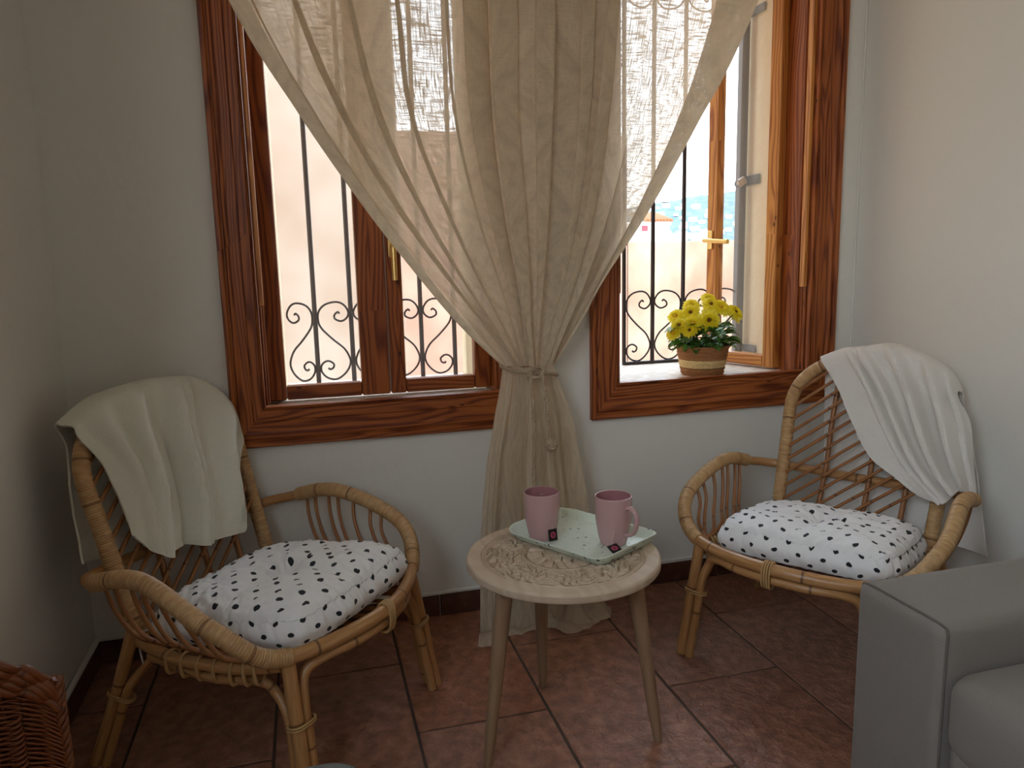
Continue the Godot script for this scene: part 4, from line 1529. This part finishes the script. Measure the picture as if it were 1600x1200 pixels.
func carve(r: float, an: float, nz: FastNoiseLite) -> float:
	# height in metres of the carved relief below the rim: 0 = uncut, FLOOR = ground of the carving
	var deep := 0.0072
	if r > 0.189:
		return 0.0
	if r > 0.175:
		return -0.0042 * (0.5 - 0.5 * cos(TAU * (r - 0.175) / 0.007))
	var up := 0.0       # 0..1, how much wood is left standing
	var line := 0.0     # veins cut into what stands
	if r > 0.097:
		# nine bays, each a rosette ringed with curling leaves; small leaves in the corners between bays
		var rep := TAU / 9.0
		var a := fposmod(an, rep) - rep / 2.0
		var q := Vector2(r - 0.137, a * 0.137)
		var d := q.length()
		var fa := q.angle()
		var pet := 0.0175 * (0.74 + 0.26 * absf(cos(fa * 3.0)))
		if d < 0.0195:
			up = bump(pet - d, 0.0, 0.0008) * bump(absf(cos(fa * 3.0)), 0.16, 0.10) if d > 0.005 else 1.0
			up = minf(up, 1.0 - 0.9 * exp(-pow((d - 0.0055) / 0.0011, 2.0)))
			line = 0.35 * exp(-pow(sin(fa * 3.0 + PI / 2.0) / 0.14, 2.0)) * 0.0 + 0.4 * exp(-pow(cos(fa * 3.0 + PI / 2.0) / 0.16, 2.0)) * bump(d, 0.008, 0.002)
		elif d < 0.0385:
			var tw := fa * 11.0 + (d - 0.02) * 190.0
			up = bump(sin(tw), -0.35, 0.28) * bump(0.0375 - d, 0.0, 0.0014) * bump(d, 0.0212, 0.0009)
			line = 0.45 * bump(sin(tw - 0.7), 0.86, 0.08)
		else:
			var e := sin(q.x * 520.0 + signf(q.y) * q.y * 260.0)
			up = bump(e, -0.2, 0.3)
	elif r > 0.084:
		return -0.0048 * (0.5 - 0.5 * cos(TAU * (r - 0.084) / 0.0065))
	elif r > 0.046:
		var tw := an * 16.0 + (r - 0.046) * 70.0
		up = bump(sin(tw), -0.45, 0.28) * bump(0.0825 - r, 0.0, 0.0012) * bump(r, 0.0475, 0.001)
		line = 0.5 * bump(sin(tw * 3.0), 0.75, 0.15) * bump(r, 0.058, 0.006)
	else:
		var pr := 0.044 * (0.76 + 0.24 * absf(cos(an * 4.0)))
		up = bump(pr - r, 0.0, 0.001) * bump(absf(cos(an * 4.0)), 0.14, 0.1) if r > 0.010 else 1.0
		up = minf(up, 1.0 - 0.9 * exp(-pow((r - 0.0105) / 0.0014, 2.0)))
		line = 0.45 * exp(-pow(sin(an * 4.0) / 0.14, 2.0)) * bump(r, 0.018, 0.003)
	return -deep * (1.0 - up) - 0.0022 * line * up - 0.0004 - 0.0003 * nz.get_noise_2d(cos(an) * r * 300.0, sin(an) * r * 300.0)

func side_table() -> void:
	var t := thing("side_table", "small round side table with a carved whitewashed top and three tapered legs", "table", Vector3(TABLE.x, 0, TABLE.z))
	var nz := noise(91, 1.0, 2)
	var nr := 150
	var na := 600
	var p := PackedVector3Array()
	var uv := PackedVector2Array()
	var rad := 0.2215
	for j in nr:
		var r := 0.190 * (j + 0.02) / (nr - 5.0)
		var fall := 0.0
		if j >= nr - 4:
			r = [0.205, rad - 0.006, rad - 0.0018, rad][j - nr + 4]
			fall = [0.0, 0.0, 0.0014, 0.006][j - nr + 4]
		for i in na + 1:
			var an := TAU * i / na
			p.append(Vector3(cos(an) * r, TABLE.y - fall + carve(r, an, nz), sin(an) * r))
			uv.append(Vector2(cos(an), sin(an)) * r)
	var m := MB.new()
	m.grid(p, uv, na + 1, nr, true)
	var prof := PackedVector2Array([Vector2(rad, TABLE.y - 0.006), Vector2(rad, TABLE.y - 0.018), Vector2(rad - 0.003, TABLE.y - 0.022), Vector2(rad - 0.008, TABLE.y - 0.024), Vector2(0.01, TABLE.y - 0.024)])
	m.lathe(prof, 96)
	build("tabletop", m, M.mango, t)
	for q in [[Vector3(-0.150, 0.414, 0.050), Vector3(-0.208, 0.0, 0.076)], [Vector3(-0.016, 0.414, -0.122), Vector3(0.005, 0.0, -0.190)], [Vector3(0.138, 0.414, 0.080), Vector3(0.190, 0.0, 0.108)]]:
		var a: Vector3 = q[0]
		var b: Vector3 = q[1]
		m = MB.new()
		var pts := PackedVector3Array()
		var rr := PackedFloat32Array()
		for k in 9:
			pts.append(a.lerp(b, k / 8.0))
			rr.append(lerpf(0.0200, 0.0115, k / 8.0) - (0.002 if k == 8 else 0.0))
		m.tube(pts, rr, 16)
		build("leg", m, M.mango_leg, t)
	m = MB.new()
	m.lathe(PackedVector2Array([Vector2(0.155, 0.417), Vector2(0.155, 0.402), Vector2(0.150, 0.399), Vector2(0.120, 0.399), Vector2(0.118, 0.417)]), 64)
	build("apron", m, M.mango_leg, t)

func rounded_rect(hx: float, hz: float, r: float, n: int) -> PackedVector2Array:
	var out := PackedVector2Array()
	for c in 4:
		var sx: float = [1, -1, -1, 1][c]
		var sz: float = [1, 1, -1, -1][c]
		for k in n:
			var a := PI / 2 * (c + k / (n - 1.0))
			out.append(Vector2(sx * (hx - r) + cos(a) * r, sz * (hz - r) + sin(a) * r))
	out.append(out[0])
	return out

func tray_and_mugs() -> void:
	var t := thing("serving_tray", "pale speckled serving tray with cut-out handles lying across the round table", "tray", Vector3(1.235, 0.4405, 0.617), deg_to_rad(-59.1))
	var hx := 0.152
	var hz := 0.116
	# rings: [inset, height]; the raised rim flares outwards, underside follows
	var rings := [[0.060, 0.0042], [0.0225, 0.0042], [0.0185, 0.0050], [0.014, 0.0085], [0.005, 0.0195], [0.0025, 0.0215], [0.0, 0.0218], [-0.0015, 0.0205], [0.001, 0.0180], [0.010, 0.0070], [0.016, 0.0010], [0.022, 0.0003], [0.060, 0.0003]]
	var p := PackedVector3Array()
	var uv := PackedVector2Array()
	var n := 14
	var wide := 0
	for k in rings.size():
		var o := rounded_rect(hx - rings[k][0], hz - rings[k][0], maxf(0.042 - rings[k][0], 0.012), n)
		wide = o.size()
		for q in o:
			# the short ends sweep up a little towards the hand holes
			var lift := 0.010 * smoothstep(hx - 0.035, hx, absf(q.x)) * (1.0 - pow(q.y / hz, 2.0)) if k >= 3 and k <= 9 else 0.0
			p.append(Vector3(q.x, rings[k][1] + lift, q.y))
			uv.append(Vector2(q.x, q.y) / 0.36 + Vector2(0.5, 0.5))
	var m := MB.new()
	m.grid(p, uv, wide, rings.size(), true)
	for y in [0.0042, 0.0003]:
		var c := rounded_rect(hx - 0.060, hz - 0.060, 0.012, n)
		for k in c.size() - 1:
			m.flat_quad(Vector3(0, y, 0), Vector3(c[k].x, y, c[k].y), Vector3(c[k + 1].x, y, c[k + 1].y), Vector3(0, y, 0), [Vector2(0.5, 0.5), c[k] / 0.36 + Vector2(0.5, 0.5), c[k + 1] / 0.36 + Vector2(0.5, 0.5), Vector2(0.5, 0.5)])
	build("dish", m, M.tray, t)
	for s: float in [-1.0, 1.0]:
		m = MB.new()
		var loop := []
		for k in 20:
			var a := TAU * k / 20.0
			loop.append(Vector3(s * (hx - 0.0075 + 0.0052 * cos(a) * 0.5), 0.0185 + 0.0062 * cos(a), 0.030 * signf(sin(a)) * pow(absf(sin(a)), 0.6)))
		var fan := loop.size()
		for k in fan:
			m.flat_quad(Vector3(s * (hx - 0.0085), 0.0185, 0), loop[k], loop[(k + 1) % fan], Vector3(s * (hx - 0.0085), 0.0185, 0))
		m.tube(smooth_path(loop, 2, true), 0.0009, 5, true)
		var hole := build("hand_hole", m, M.tag, t)
		hole.set_meta("label", "dark hand hole in the tray end")
	var mug_a := make_mug(Vector3(1.147, 0.445, 0.582), deg_to_rad(72.0), "pink mug at the left end of the tray, its handle turned away", Vector2(0.40, -1.0))
	var mug_b := make_mug(Vector3(1.295, 0.445, 0.668), deg_to_rad(-66.0), "pink mug at the right end of the tray with its handle showing on the right", Vector2(0.0, 0.0))
	# tea bag tags: one hangs against the left mug, one lies on the tray in front of the right mug
	tea_tag(Vector3(1.147, 0.445, 0.582), deg_to_rad(20.0), true)
	tea_tag(Vector3(1.295, 0.445, 0.668), deg_to_rad(-20.0), false)

func make_mug(at: Vector3, turn: float, label: String, _u: Vector2) -> Node3D:
	var g := thing("mug", label, "mug", at, turn, "pink mugs on the tray")
	g.scale = Vector3(1.08, 1.09, 1.08)
	var m := MB.new()
	m.lathe(PackedVector2Array([Vector2(0.001, 0.001), Vector2(0.024, 0.001), Vector2(0.0265, 0.0), Vector2(0.0285, 0.002), Vector2(0.031, 0.012), Vector2(0.0350, 0.030), Vector2(0.0382, 0.052), Vector2(0.0397, 0.074), Vector2(0.0400, 0.094), Vector2(0.0400, 0.1035), Vector2(0.0395, 0.1052), Vector2(0.0384, 0.1058), Vector2(0.0373, 0.1050)]), 56)
	build("cup", m, M.mug, g)
	m = MB.new()
	m.lathe(PackedVector2Array([Vector2(0.0373, 0.1050), Vector2(0.0369, 0.103), Vector2(0.0367, 0.075), Vector2(0.0350, 0.050), Vector2(0.0318, 0.028), Vector2(0.027, 0.010), Vector2(0.018, 0.006), Vector2(0.001, 0.006)]), 56)
	build("inside", m, M.mug_in, g)
	m = MB.new()
	m.tube(smooth_path([Vector3(0.0375, 0.084, 0), Vector3(0.050, 0.088, 0), Vector3(0.063, 0.080, 0), Vector3(0.0665, 0.062, 0), Vector3(0.061, 0.042, 0), Vector3(0.049, 0.030, 0), Vector3(0.0345, 0.026, 0)], 7), 0.0062, 12, false, true, 0.75)
	build("handle", m, M.mug, g)
	return g

func tea_tag(mug: Vector3, side: float, hanging: bool) -> void:
	var label := "black tea bag tag with a pink ring hanging low against the left mug" if hanging else "black tea bag tag lying on the tray in front of the right mug"
	var dir := Vector3(sin(side), 0, cos(side))
	var t := thing("tea_tag", label, "tag", mug + dir * (0.0395 if hanging else 0.046), side, "tea bag tags of the two mugs")
	var m := MB.new()
	var xf: Transform3D
	if hanging:
		xf = Transform3D(Basis(Vector3.RIGHT, -0.22) * Basis(Vector3.BACK, -0.06), Vector3(0, 0.018, 0.002))
	else:
		xf = Transform3D(Basis(Vector3.RIGHT, -1.25) * Basis(Vector3.BACK, 0.5), Vector3(0, 0.0058, 0.006))
	var s := 0.0128
	m.box(Vector3.ZERO, Vector3(2 * s, 2 * s + 0.002, 0.0012), 0.0004, xf)
	build("card", m, M.tag, t)
	m = MB.new()
	var q := s * 0.94
	m.flat_quad(xf * Vector3(-q, -q, 0.00075), xf * Vector3(q, -q, 0.00075), xf * Vector3(q, q, 0.00075), xf * Vector3(-q, q, 0.00075), [Vector2(0, 1), Vector2(1, 1), Vector2(1, 0), Vector2(0, 0)])
	var mark := build("mark", m, M.tag_face, t)
	mark.set_meta("label", "pink ring mark on the tag")
	m = MB.new()
	var inv := -(0.0395 if hanging else 0.046)
	m.tube(smooth_path([xf * Vector3(0, s, 0), Vector3(0, 0.050, inv + 0.0388), Vector3(0, 0.080, inv + 0.0404), Vector3(0, 0.103, inv + 0.0405), Vector3(0, 0.1062, inv + 0.0388), Vector3(0, 0.100, inv + 0.0362), Vector3(0, 0.05, inv + 0.0345)], 6), 0.00045, 5)
	build("thread", m, M.thread, t)

# ---------------------------------------------------------------- flowers
func plant() -> void:
	var at := Vector3(1.992, 0.6905, -0.165)
	var pot := thing("woven_pot", "round straw pot with a pale middle band on the right window sill", "pot", at)
	var bands := [["dark_band", 0.0, 0.028, M.straw_dark], ["pale_band", 0.028, 0.058, M.straw_light], ["dark_band", 0.058, 0.106, M.straw_dark]]
	for b in bands:
		var prof := PackedVector2Array()
		var y: float = b[1]
		while y < b[2] - 0.0005:
			var r := lerpf(0.0715, 0.092, pow(y / 0.106, 0.9))
			var ph := fmod(y, 0.0055) / 0.0055
			prof.append(Vector2(r + 0.0022 * sin(PI * ph), y))
			y += 0.0011
		if b[1] == 0.0:
			prof.insert(0, Vector2(0.002, 0.0005))
		var m := MB.new()
		var p := prof
		m.lathe(p, 72)
		for k in m.v.size():
			var an := atan2(m.v[k].z, m.v[k].x)
			m.v[k] += Vector3(cos(an), 0, sin(an)) * 0.0011 * sin(an * 70.0 + floor(m.v[k].y / 0.0055) * 2.4)
		build(b[0], m, b[3], pot)
	var mi := MB.new()
	mi.lathe(PackedVector2Array([Vector2(0.092, 0.106), Vector2(0.0905, 0.108), Vector2(0.087, 0.106), Vector2(0.083, 0.088), Vector2(0.002, 0.090)]), 48)
	build("lining", mi, M.soil, pot)
	var pl := thing("daisy_plant", "bushy plant with yellow daisy-like flowers growing in the straw pot", "plant", at + Vector3(0, 0.090, 0))
	var r := RandomNumberGenerator.new()
	r.seed = 99
	# flower heads [x, y, z, turn towards, size]; x to the right, y above the pot rim
	var heads := [[-0.125, 0.062, 0.02, -0.9, 0.030], [-0.108, 0.092, 0.03, -0.7, 0.032], [-0.090, 0.118, -0.03, -0.6, 0.032], [-0.066, 0.098, 0.05, -0.4, 0.037], [-0.050, 0.132, 0.00, -0.3, 0.035], [-0.012, 0.108, 0.062, 0.05, 0.041], [-0.030, 0.152, -0.03, -0.2, 0.033],
		[0.028, 0.158, 0.005, 0.1, 0.034], [0.012, 0.134, 0.03, 0.0, 0.030], [0.058, 0.148, 0.02, 0.3, 0.036], [0.085, 0.138, -0.01, 0.5, 0.035], [0.110, 0.128, 0.03, 0.8, 0.036], [0.050, 0.172, -0.05, 0.2, 0.032], [0.122, 0.108, 0.00, 1.1, 0.033], [-0.085, 0.075, 0.06, -0.5, 0.030]]
	for h in heads:
		var c := Vector3(h[0], h[1], h[2])
		var face := Vector3(sin(h[3]) * 0.8 - 0.25, 0.55 + 0.3 * r.randf(), cos(h[3]) * 0.9).normalized()
		if h[4] > 0.04:
			face = Vector3(-0.35, 0.18, 0.92).normalized()
		flower(pl, c, face, h[4] * 0.98, r)
		var st := MB.new()
		st.tube(smooth_path([c - face * 0.004, c * Vector3(0.75, 0.72, 0.75), c * Vector3(0.3, 0.0, 0.3)], 6), 0.0016, 5)
		build("stem", st, M.stem, pl)
	for k in 200:
		var an := r.randf() * TAU
		var rr := 0.095 * sqrt(r.randf())
		var y := r.randf_range(0.0, 0.105) * (1.0 - 0.35 * rr / 0.095)
		var base := Vector3(cos(an) * rr, y + 0.008, sin(an) * rr)
		var out := Vector3(cos(an), r.randf_range(-0.15, 0.7), sin(an)).normalized()
		if y < 0.03 and rr > 0.06:
			out = Vector3(cos(an), r.randf_range(-0.35, 0.3), sin(an)).normalized()
		leaf(pl, base, out, r.randf_range(0.034, 0.056), r)

func flower(parent: Node3D, c: Vector3, face: Vector3, size: float, r: RandomNumberGenerator) -> void:
	var a := face.cross(Vector3(0.2, 0.9, 0.1)).normalized()
	var b := face.cross(a)
	var m := MB.new()
	for ring in 3:
		var n := 17 - 2 * ring
		for k in n:
			var an := TAU * (k + 0.5 * ring + 0.25 * r.randf()) / n
			var dir := a * cos(an) + b * sin(an)
			var side := a * -sin(an) + b * cos(an)
			var lng := size * (1.0 - 0.14 * ring) * r.randf_range(0.9, 1.05)
			var wd := size * 0.17
			var p := PackedVector3Array()
			var uv := PackedVector2Array()
			for j in 6:
				var f := j / 5.0
				var w := wd * (0.45 + 0.75 * sin(PI * pow(f, 0.8) * 0.92)) * (1.0 if j < 5 else 0.35)
				var lift := size * (0.10 + 0.10 * ring) * sin(f * 2.2) - size * 0.16 * f * f * (1.0 - 0.4 * ring)
				for s in 3:
					var e := s - 1.0
					p.append(c + dir * (size * 0.10 + lng * 0.92 * f) + side * e * w + face * (lift + absf(e) * w * 0.3))
					uv.append(Vector2(s * 0.5, f))
			m.grid(p, uv, 3, 6)
	var fl := build("flower", m, M.petal, parent)
	m = MB.new()
	var p2 := PackedVector3Array()
	var uv2 := PackedVector2Array()
	for j in 6:
		for i in 13:
			var an := TAU * i / 12.0
			var q := PI / 2 * j / 5.0
			p2.append(c + (a * cos(an) + b * sin(an)) * size * 0.20 * cos(q) + face * (size * 0.10 + size * 0.16 * sin(q)))
			uv2.append(Vector2(i, j))
	m.grid(p2, uv2, 13, 6, true)
	build("flower_centre", m, M.disc if size > 0.0395 or hash1(int(c.x * 4000.0)) > 0.8 else M.disc_young, fl)

func leaf(parent: Node3D, base: Vector3, out: Vector3, size: float, r: RandomNumberGenerator) -> void:
	var side := out.cross(Vector3.UP + Vector3(r.randf() - 0.5, 0, r.randf() - 0.5) * 0.6).normalized()
	var up := side.cross(out).normalized()
	var p := PackedVector3Array()
	var uv := PackedVector2Array()
	for j in 8:
		var f := j / 7.0
		# lobed outline of a chrysanthemum leaf
		var w := size * 0.34 * sin(PI * pow(f, 0.75)) * (0.78 + 0.30 * absf(sin(f * 7.5))) + 0.0012
		for s in 5:
			var e := s / 2.0 - 1.0
			p.append(base + out * size * f + side * w * e + up * (size * (0.10 * sin(f * 2.6) - 0.22 * f * f) + absf(e) * w * 0.35))
			uv.append(Vector2(e, f))
	var m := MB.new()
	m.grid(p, uv, 5, 8)
	build("leaf", m, M.leaves[r.randi() % 3], parent)

# ---------------------------------------------------------------- sofa, basket, stool
func soft_box(c: Vector3, s: Vector3, rad: float, called: String, parent: Node3D, m_: Material, puff := 0.0) -> MeshInstance3D:
	# rounded block built as six bulged faces sharing rounded edges
	var m := MB.new()
	var n := 14
	var h := s / 2
	for ax in 3:
		for sg: float in [-1.0, 1.0]:
			var p := PackedVector3Array()
			var uv := PackedVector2Array()
			for j in n + 1:
				for i in n + 1:
					var q := Vector3.ZERO
					q[ax] = sg
					var fi := (i / float(n)) * 2.0 - 1.0
					var fj := (j / float(n)) * 2.0 - 1.0
					# crowd the samples towards the edges
					fi *= -sg
					q[(ax + 1) % 3] = signf(fi) * (1.0 - pow(maxf(1.0 - absf(fi), 0.0), 1.8))
					q[(ax + 2) % 3] = signf(fj) * (1.0 - pow(maxf(1.0 - absf(fj), 0.0), 1.8))
					var w := Vector3(q.x * h.x, q.y * h.y, q.z * h.z)
					var inner := Vector3(clampf(w.x, -h.x + rad, h.x - rad), clampf(w.y, -h.y + rad, h.y - rad), clampf(w.z, -h.z + rad, h.z - rad))
					var d := w - inner
					var pos := inner + (d.normalized() * rad if d.length() > 1e-6 else Vector3.ZERO)
					var u1 := q[(ax + 1) % 3]
					var u2 := q[(ax + 2) % 3]
					pos[ax] += sg * puff * (1.0 - u1 * u1) * (1.0 - u2 * u2)
					p.append(c + pos)
					uv.append(Vector2(pos[(ax + 1) % 3], pos[(ax + 2) % 3]))
			m.grid(p, uv, n + 1, n + 1)
			# smooth the shading across faces: aim the normals along the rounding
			var b := m.v.size() - (n + 1) * (n + 1)
			for k in (n + 1) * (n + 1):
				var w: Vector3 = m.v[b + k] - c
				var inner := Vector3(clampf(w.x, -h.x + rad, h.x - rad), clampf(w.y, -h.y + rad, h.y - rad), clampf(w.z, -h.z + rad, h.z - rad))
				var d := w - inner
				if d.length() > rad * 0.5 and puff == 0.0:
					m.n[b + k] = d.normalized()
	return build(called, m, m_, parent)

func sofa() -> void:
	var s := thing("sofa", "grey upholstered sofa whose square arm stands at the lower right", "sofa", Vector3(1.60, 0, 1.215))
	var o := s.position
	var arm := AABB(Vector3(1.597, 0.06, 1.118), Vector3(0.878, 0.437, 0.200))
	soft_box(arm.get_center() - o, arm.size, 0.016, "arm", s, M.sofa)
	soft_box(Vector3(2.035, 0.185, 1.99) - o, Vector3(0.86, 0.25, 1.32), 0.02, "base", s, M.sofa)
	soft_box(Vector3(1.99, 0.355, 1.80) - o, Vector3(0.80, 0.155, 0.955), 0.045, "seat_cushion", s, M.sofa, 0.006)
	soft_box(Vector3(2.36, 0.52, 1.99) - o, Vector3(0.22, 0.64, 1.32), 0.05, "backrest", s, M.sofa)
	# welted seam round the end panel of the arm
	var m := MB.new()
	var x := arm.position.x + 0.010
	var y1 := arm.end.y - 0.001
	var z0 := arm.position.z + 0.004
	var z1 := arm.end.z - 0.001
	m.tube(smooth_path([Vector3(x, 0.10, z0) - o, Vector3(x, y1 - 0.05, z0) - o, Vector3(x, y1 - 0.012, z0) - o, Vector3(x, y1, z0 + 0.014) - o, Vector3(x, y1 + 0.0008, (z0 + z1) / 2) - o, Vector3(x, y1, z1 - 0.014) - o, Vector3(x, y1 - 0.012, z1) - o, Vector3(x, y1 - 0.06, z1) - o, Vector3(x, 0.10, z1) - o], 6), 0.0022, 6)
	build("seam", m, M.sofa_seam, s)
	for q in [Vector3(1.66, 0.03, 1.17), Vector3(2.40, 0.03, 1.17), Vector3(1.66, 0.03, 2.58), Vector3(2.40, 0.03, 2.58)]:
		bx("foot", s, q - o, Vector3(0.05, 0.06, 0.05), M.iron, 0.006)

# wicker hamper: stakes, woven strands that pass before and behind them, a braided rim and corner
func basket() -> void:
	var turn := deg_to_rad(38.0)
	var corner := Vector3(0.233, 0.0, 1.056)
	var b := thing("wicker_basket", "dark brown wicker basket with a braided corner at the left edge", "basket", corner, turn)
	# local: corner at the origin, the front face runs along -x, the side face along +z, rim dips towards the corner
	var wide := 0.20
	var deep := 0.13
	var high := 0.53
	var rows := 128
	for face in 2:
		var m := MB.new()
		var ms := MB.new()
		var ln := wide if face == 0 else deep
		var stakes := 6 if face == 0 else 8
		for k in stakes + 1:
			var a := basket_at(face, ln * k / stakes, 0.02, -0.002)
			var c := basket_at(face, ln * k / stakes, high - 0.03 + rim_dip(face, float(k) / stakes), -0.002)
			ms.tube(PackedVector3Array([a, c]), 0.0042, 7)
		build("stakes", ms, M.wicker, b)
		for j in rows:
			var y0 := 0.025 + (high - 0.062) * j / (rows - 1.0)
			var pts := PackedVector3Array()
			for i in 4 * stakes + 1:
				var f := i / (4.0 * stakes)
				var wave := cos(PI * f * stakes + PI * (j % 2)) * 0.0038
				pts.append(basket_at(face, ln * f, y0 * (1.0 + rim_dip(face, f) / high) + 0.0009 * sin(i * 1.7 + j), wave))
			m.tube(pts, 0.0019, 6)
		var strand := build("weaving", m, M.wicker, b)
		strand.set_meta("kind", "stuff")
		# rope-like coils of the rim: five strands stacked
		for k in 5:
			var mr := MB.new()
			var pts := []
			for i in 26:
				var f := i / 25.0
				var y := high - 0.046 + 0.0095 * k + rim_dip(face, f)
				var q := basket_at(face, ln * f, y + 0.003 * sin(f * 40.0 + k * 2.0), 0.003 * sin(f * 40.0 + k * 2.0 + 1.5) + 0.002)
				pts.append(q)
			mr.tube(smooth_path(pts, 3), 0.0062, 8)
			build("rim_strand", mr, M.wicker, b)
	for face in 2:
		var ml := MB.new()
		var lp := PackedVector3Array()
		var lu := PackedVector2Array()
		for j in 2:
			for i in 9:
				var f := i / 8.0
				lp.append(basket_at(face, (wide if face == 0 else deep) * f, (high - 0.03) * j + rim_dip(face, f) * j + 0.01, -0.008))
				lu.append(Vector2(f, j))
		ml.grid(lp, lu, 9, 2)
		build("lining", ml, M.wicker, b)
	for strand in 3:
		var m := MB.new()
		var pts := PackedVector3Array()
		for k in 120:
			var y := high - 0.022 - (high - 0.04) * k / 119.0
			var an := k * 0.62 + TAU * strand / 3.0
			pts.append(Vector3(0.004 + cos(an) * 0.0052, y, 0.004 + sin(an) * 0.0052))
		m.tube(pts, 0.0050, 8)
		build("corner_braid", m, M.wicker, b)
	for k in 2:
		# light lashings that bind the first stake
		var m := MB.new()
		for j in 56:
			var y := 0.04 + 0.0078 * j
			m.tube(smooth_path([basket_at(0, 0.066, y, 0.001), basket_at(0, 0.061, y + 0.001, 0.0075), basket_at(0, 0.053, y + 0.002, 0.0075), basket_at(0, 0.048, y + 0.003, 0.001)], 4), 0.0026, 6)
		if k == 0:
			build("lashing", m, M.wicker, b)
	bx("bottom", b, Vector3(-wide / 2, 0.012, -deep / 2), Vector3(wide - 0.01, 0.012, deep - 0.01), M.wicker)

func rim_dip(face: int, f: float) -> float:
	return 0.055 - 0.080 * exp(-f * 4.0) if face == 0 else -0.025 - 0.03 * f

func basket_at(face: int, along: float, y: float, out: float) -> Vector3:
	# face 0 looks along +z... towards the room's camera side, face 1 along +x
	var bow := 0.010 * sin(PI * clampf(y / 0.53, 0.0, 1.0))
	return Vector3(-along, y, -out - bow + 0.0) * Vector3(1, 1, -1) if face == 0 else Vector3(out + bow, y, -along)

func stool() -> void:
	var s := thing("low_stool", "low stool with a pale grey rounded rim at the bottom edge of the picture", "stool", Vector3(0.575, 0, 1.458))
	var o := s.position
	var m := MB.new()
	var p := PackedVector3Array()
	var uv := PackedVector2Array()
	var rings := [[0.014, 0.452], [0.011, 0.457], [0.004, 0.458], [0.0, 0.454], [0.0, 0.430], [0.004, 0.426], [0.014, 0.426]]
	var wide := 0
	for k in rings:
		var rr := rounded_rect(0.095 - k[0], 0.155 - k[0], 0.055 - k[0], 10)
		wide = rr.size()
		for q in rr:
			p.append(Vector3(q.x, k[1], q.y))
			uv.append(q)
	m.grid(p, uv, wide, rings.size(), true)
	build("rim", m, M.grey_plastic, s)
	m = MB.new()
	var c := rounded_rect(0.082, 0.142, 0.042, 10)
	for y in [0.453, 0.428]:
		for k in c.size() - 1:
			m.flat_quad(Vector3(0, y, 0), Vector3(c[k].x, y, c[k].y), Vector3(c[k + 1].x, y, c[k + 1].y), Vector3(0, y, 0))
	build("seat", m, M.seat_pad, s)
	for q in [Vector2(-0.06, -0.11), Vector2(0.06, -0.11), Vector2(-0.06, 0.11), Vector2(0.06, 0.11)]:
		m = MB.new()
		m.tube(PackedVector3Array([Vector3(q.x, 0.428, q.y), Vector3(q.x * 1.15, 0.0, q.y * 1.1)]), 0.012, 10)
		build("leg", m, M.grey_plastic, s)
